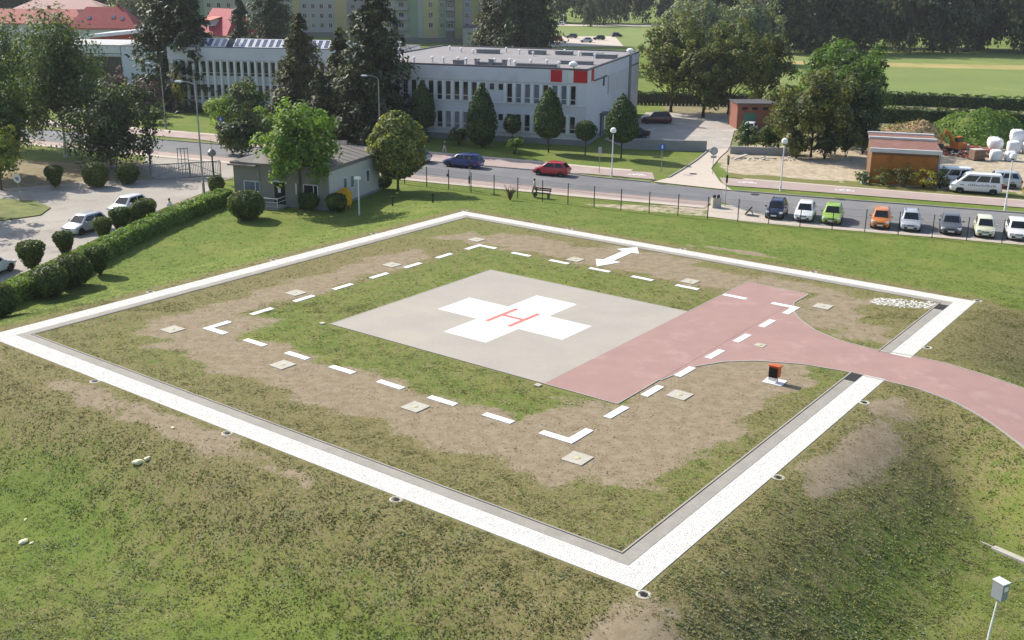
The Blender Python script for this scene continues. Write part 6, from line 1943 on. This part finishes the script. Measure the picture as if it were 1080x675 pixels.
sign(21.6, 115.0, 3.0, 'grey round sign with a small plate at the side road', 'back')
sign(16.2, 116.4, 3.1, 'round blue sign on the lawn left of the side road', 'blue')
sign(9.3, 114.9, 2.9, 'small narrow grey sign left of the globe lamp on the walk', 'small')
sign(19.9, 98.6, 4.8, 'tall dark pole with signs seen edge-on beside the litter bin', 'edge')
sign(-23.3, 138.6, 3.6, 'blue square sign with white plate behind the gatehouse', 'bluesq')
sign(-36.7, 134.4, 3.2, 'round blue sign in front of the light drooping shrub', 'blue')
sign(-4.4, 105.2, 3.2, 'dark narrow sign post at the near walk left of the bench', 'edge')
# tall post with round lamp by the gate
t = thing('gate_lamp', 'dark post with wire lamp head beside the gate', 'lamp', (-30.6, 107.8, GZ))
MB().tube([(0, 0, -.1), (0, 0, 3.0)], [.1, .07], DSTEEL, 9).build('post', t, True)
MB().lathe([(.1, 0), (.4, .2), (.42, .5), (.2, .75), (.05, .8)], pm('lamp_grey', (120, 122, 120), .4, .1), 14, (0, 0, 2.6)).build('lamp_head', t, True)
MB().tube([(0, 0, 3.3), (0, 0, 4.4)], .02, DSTEEL, 6).build('mast', t)

# ------------------------------------------------------------------ fences and gate
t = thing('wire_fence', 'long wire fence with dark posts between lawn and road', 'fence', (0, 0, 0))
A = resample(FENCE, 240)
s_ = np.r_[0, np.cumsum(np.hypot(*np.diff(A, axis=0).T))]
pme = MB().box((0, 0, .95), (.07, .07, 2.1), DSTEEL).mesh('post')
d = 0.3
pp = []
while d < s_[-1] - 25:
    x, y = np.interp(d, s_, A[:, 0]), np.interp(d, s_, A[:, 1])
    inst(pme, 'post', t, (x, y, Tz(x, y)), R(-22))
    pp.append((x, y))
    d += 2.68
for zz in (.12, .7, 1.3, 1.9):
    MB().tube([(x, y, Tz(x, y) + zz) for x, y in pp], .008, DSTEEL, 4).build('wire', t)
mesh_b = MB()
WIRE = pm('wire_grey', (80, 84, 82), .6, .1)
P_ = resample(pp, int(s_[-1] / .22))
for i in range(len(P_) - 8):
    if P_[i][0] > 46:
        break
    for sg in (0, 1):
        a_, c_ = (P_[i], P_[i + 8]) if sg == 0 else (P_[i + 8], P_[i])
        za, zc = Tz(*a_) + .1, Tz(*c_) + 1.85
        p, q = Vector((a_[0], a_[1], za)), Vector((c_[0], c_[1], zc))
        w = Vector((0, .0, .006))
        k = Vector((.0045, 0, 0))
        mesh_b.add([p - k, p + k, q + k, q - k], [(0, 1, 2, 3)], WIRE)
o = mesh_b.build('wire_mesh', t)
o['kind'] = 'stuff'
t = thing('gate', 'grey sliding gate of upright bars closing the left lot', 'gate', (-36.9, 107.6, GZ), math.atan2(2.9, 6.3))
gl = 7.0
GM = pm('gate_steel', (128, 132, 132), .5, .08, spec=.4)
MB().box((gl / 2, 0, 1.72), (gl, .08, .1), GM).box((gl / 2, 0, .22), (gl, .1, .14), GM).build('rail', t)
for x in (0.05, gl * .55, gl - .05):
    MB().box((x, 0, .95), (.1, .1, 1.6), GM).build('upright', t)
bars = MB().box((0, 0, .97), (.045, .03, 1.45), GM).mesh('bar')
for k in range(40):
    inst(bars, 'bar', t, (.2 + k * (gl - .4) / 39, 0, 0))
MB().tube([(.1, .06, .3), (gl * .55, .06, 1.66)], .03, GM, 6).tube([(gl * .57, .06, 1.66), (gl - .1, .06, .3)], .03, GM, 6).build('brace', t)
t = thing('bar_fence', 'grey bar fence in the shade left of the gate', 'fence', (-43.5, 106.9, GZ), R(6))
MB().box((3.2, 0, 1.65), (6.4, .06, .07), GM).box((3.2, 0, .2), (6.4, .06, .07), GM).build('rail', t)
for k in range(37):
    inst(bars, 'bar', t, (.1 + k * .172, 0, -.05))
for k in range(3):
    MB().box((k * 3.2, 0, .85), (.1, .1, 1.8), GM).build('post', t)
t = thing('gate_tower', 'narrow grey lattice frame standing behind the gate', 'gate', (-35.6, 112.6, GZ), R(20))
for x in (0, .35, .7, 1.05):
    MB().box((x, 0, 1.35), (.07, .07, 2.7), GM).build('bar', t)
MB().box((.52, 0, 2.6), (1.1, .06, .07), GM).box((.52, 0, .4), (1.1, .06, .07), GM).box((.52, 0, 1.5), (1.1, .06, .05), GM).build('rail', t)
t = thing('gate_post', 'dark gate post with a box beside the drooping tree', 'post', (-38.3, 111.8, GZ))
MB().box((0, 0, 1.3), (.16, .16, 2.8), DSTEEL).build('post', t)
MB().box((0, -.1, 2.5), (.5, .3, .5), DSTEEL).build('box', t)
# dark fence behind the lindens
t = thing('board_fence', 'dark fence under the large trees beyond the lot', 'fence', (19.5, 178.5, GZ), R(-3))
pk = MB().box((0, 0, .75), (.5, .05, 1.6), pm('dark_board', (66, 64, 60), .9, .15)).mesh('board')
for k in range(40):
    inst(pk, 'board', t, (.3 + k * .62, 0, 0))
MB().box((12.5, .05, .4), (25, .05, .1), DSTEEL).box((12.5, .05, 1.2), (25, .05, .1), DSTEEL).build('rail', t)

# ------------------------------------------------------------------ street furniture
t = thing('bench', 'dark slatted bench on the near walk behind the fence', 'bench', (2.75, 101.4, SZ + .03), R(-24))
for k in range(3):
    MB().box((0, -.2 + k * .17, .46), (1.7, .13, .045), BLACKM).build('seat_slat', t)
for k in range(2):
    MB().box((0, .34 + k * .03, .66 + k * .18), (1.7, .04, .13), BLACKM).build('back_slat', t)
for x in (-.7, .7):
    MB().box((x, .0, .22), (.07, .5, .44), DSTEEL).box((x, .36, .62), (.07, .05, .5), DSTEEL).build('leg', t)
t = thing('litter_bin', 'pale concrete litter bin with dark lid on the near walk', 'bin', (18.9, 97.9, SZ + .012), R(10))
MB().box((0, 0, .45), (.85, .6, .9), SLAB, taper=.92).build('bin_body', t)
for sx in (-.2, .2):
    MB().lathe([(.15, 0), (.16, .2), (.1, .3)], DSTEEL, 10, (sx, 0, .9)).build('hood', t)
t = thing('leaning_board', 'dark board leaning beside the navy parked car', 'board', (21.3, 94.8, SZ + .012), R(-20))
MB().box((0, 0, .38), (.12, .9, .75), BLACKM, rx=0, ry=R(38)).build('board', t)
MB().box((.35, 0, .22), (.05, .1, .5), DSTEEL, ry=R(-30)).build('strut', t)
t = thing('meter_box', 'small pale cabinet at the left corner of the orange shed', 'cabinet', (36.7, 110.8, GZ))
MB().box((0, 0, .5), (.5, .4, 1.0), PLW).build('box', t)
MB().box((0, 0, 1.03), (.6, .5, .07), MATS['pale_fascia']).build('lid', t)
t = thing('wheel_stop', 'small dark block on the road left of the blue car shadow', 'block', (-7.0, 112.4, SZ))
MB().box((0, 0, .12), (.25, .25, .26), DSTEEL, taper=.7).build('block', t)

# ------------------------------------------------------------------ people
def skin(name, parent, V, E_, rad, mat, sub=2, root=0):
    me = bpy.data.meshes.new(name)
    me.from_pydata(V, E_, [])
    o = bpy.data.objects.new(name, me)
    col.objects.link(o)
    o.parent = parent
    md_ = o.modifiers.new('skin', 'SKIN')
    md_.use_smooth_shade = True
    sv = me.skin_vertices[0].data if len(me.skin_vertices) else None
    if sv is None:
        return o
    for i, r in enumerate(rad):
        sv[i].radius = r if isinstance(r, tuple) else (r, r)
        sv[i].use_root = (i == root)
    ss = o.modifiers.new('subd', 'SUBSURF')
    ss.levels = ss.render_levels = sub
    me.materials.append(mat)
    return o
SKINM = pm('skin_tone', (196, 150, 124), .6, .05, 5, 20)
HAIR = pm('dark_hair', (42, 34, 30), .8, .1, 8, 30)
def person(x, y, z, rz, label, shirt, trousers, stride=.22, hair=HAIR, sleeve=.45, h=1.72):
    k = h / 1.75
    t = thing('person', label, 'person', (x, y, z), rz)
    t.scale = (k, k, k)
    # body, one continuous figure: pelvis root, legs, spine, head, arms with hands
    V = [(0, 0, .98), (0, 0, 1.15), (0, 0, 1.38), (.01, 0, 1.50), (.02, 0, 1.60), (.03, 0, 1.70)]
    rad = [.13, .12, .14, .06, .095, .075]
    E_ = [(0, 1), (1, 2), (2, 3), (3, 4), (4, 5)]
    def chain(start, pts, rr):
        i0 = start
        for p, r in zip(pts, rr):
            V.append(p)
            rad.append(r)
            E_.append((i0, len(V) - 1))
            i0 = len(V) - 1
        return i0
    for sg, st in ((1, stride), (-1, -stride)):
        chain(0, [(st * .1, sg * .1, .9), (st * .75, sg * .1, .5), (st * .6 - abs(st) * .3, sg * .1, .09), (st * .6 - abs(st) * .3 + .16, sg * .11, .035)], [.095, .062, .042, .035])
        hnd = chain(2, [(0, sg * .19, 1.40), (-st * .35, sg * .24, 1.13), (-st * .7 + .08, sg * .24, .90), (-st * .75 + .10, sg * .24, .83)], [.06, .045, .032, .03])
        hx, hy, hz = V[hnd]
        for q, (fy, fl) in enumerate(((-.03, .075), (-.01, .085), (.01, .082), (.03, .065))):
            chain(hnd, [(hx + fy, hy, hz - .04), (hx + fy + .01, hy - sg * .01, hz - .04 - fl)], [.009, .008])
        chain(hnd, [(hx + .045, hy - sg * .015, hz - .0), (hx + .06, hy - sg * .02, hz - .05)], [.010, .009])
    skin('body', t, V, E_, rad, SKINM)
    # clothing follows the body
    V2 = [(0, 0, .95), (0, 0, 1.15), (0, 0, 1.38), (.005, 0, 1.47)]
    r2 = [.155, .145, .165, .08]
    E2_ = [(0, 1), (1, 2), (2, 3)]
    for sg, st in ((1, stride), (-1, -stride)):
        b0 = len(V2)
        V2 += [(0, sg * .19, 1.40), (-st * .35 * .8, sg * .235, 1.40 - .27 * (sleeve / .45))]
        r2 += [.075, .06]
        E2_ += [(2, b0), (b0, b0 + 1)]
    skin('shirt', t, V2, E2_, r2, shirt)
    V3 = [(0, 0, 1.0)]
    r3 = [.15]
    E3 = []
    for sg, st in ((1, stride), (-1, -stride)):
        b0 = len(V3)
        V3 += [(st * .1, sg * .1, .88), (st * .75, sg * .1, .5), (st * .6 - abs(st) * .3, sg * .1, .12)]
        r3 += [.112, .08, .06]
        E3 += [(0, b0), (b0, b0 + 1), (b0 + 1, b0 + 2)]
    skin('trousers', t, V3, E3, r3, trousers)
    hm = MB()
    hm.lathe([(.085, 0), (.104, .05), (.10, .10), (.06, .15), (.01, .165)], hair, 12, (.015, 0, 1.625))
    hm.build('hair', t, True)
    fc = MB()
    fc.tube([(.115, 0, 1.645), (.14, 0, 1.61)], [.012, .018], SKINM, 6)
    fc.build('nose', t, True)
    for sg in (-1, 1):
        MB().lathe([(.004, -.012), (.014, 0), (.004, .012)], BLACKM, 8, (.108, sg * .035, 1.655)).build('eye', t)
        MB().box((.02, sg * .098, 1.635), (.03, .016, .055), SKINM).build('ear', t)
    MB().box((.115, 0, 1.565), (.012, .05, .01), pm('lips', (150, 84, 76), .6, .05)).build('mouth', t)
    return t
SH1 = pm('cream_shirt', (214, 210, 186), .9, .05, 5, 20)
TR1 = pm('khaki_trousers', (112, 108, 72), .9, .08, 5, 20)
person(2.05, 102.0, SZ + .03, R(155), 'person in a cream shirt and khaki trousers walking past the bench', SH1, TR1, .24)
person(-8.2, 126.2, SZ + .05, R(-20), 'person in a dark blue top and grey trousers on the far walk', pm('navy_top', (48, 50, 82), .9, .05, 5, 20), pm('grey_trousers', (150, 150, 156), .9, .05, 5, 20), .2)
person(-29.9, 91.2, GZ + .02, R(-120), 'person in a white shirt behind the long hedge', pm('white_shirt', (232, 232, 230), .9, .04, 5, 20), pm('dark_trousers', (44, 46, 52), .9, .08, 5, 20), .12)

# ------------------------------------------------------------------ thin summer haze
m, nt = nmat('summer_haze')
b = NB(nt)
pv = b.n('ShaderNodeVolumePrincipled')
pv.inputs['Color'].default_value = (.86, .9, .95, 1)
pv.inputs['Density'].default_value = 0.00013
pv.inputs['Anisotropy'].default_value = .3
o_ = b.n('ShaderNodeOutputMaterial')
b.l(pv.outputs[0], o_.inputs['Volume'])
hz_ = MB().box((0, 700, 17), (3000, 1700, 42), m).build('haze')
stuff(hz_, 'thin pale summer haze over the whole site', 'haze')
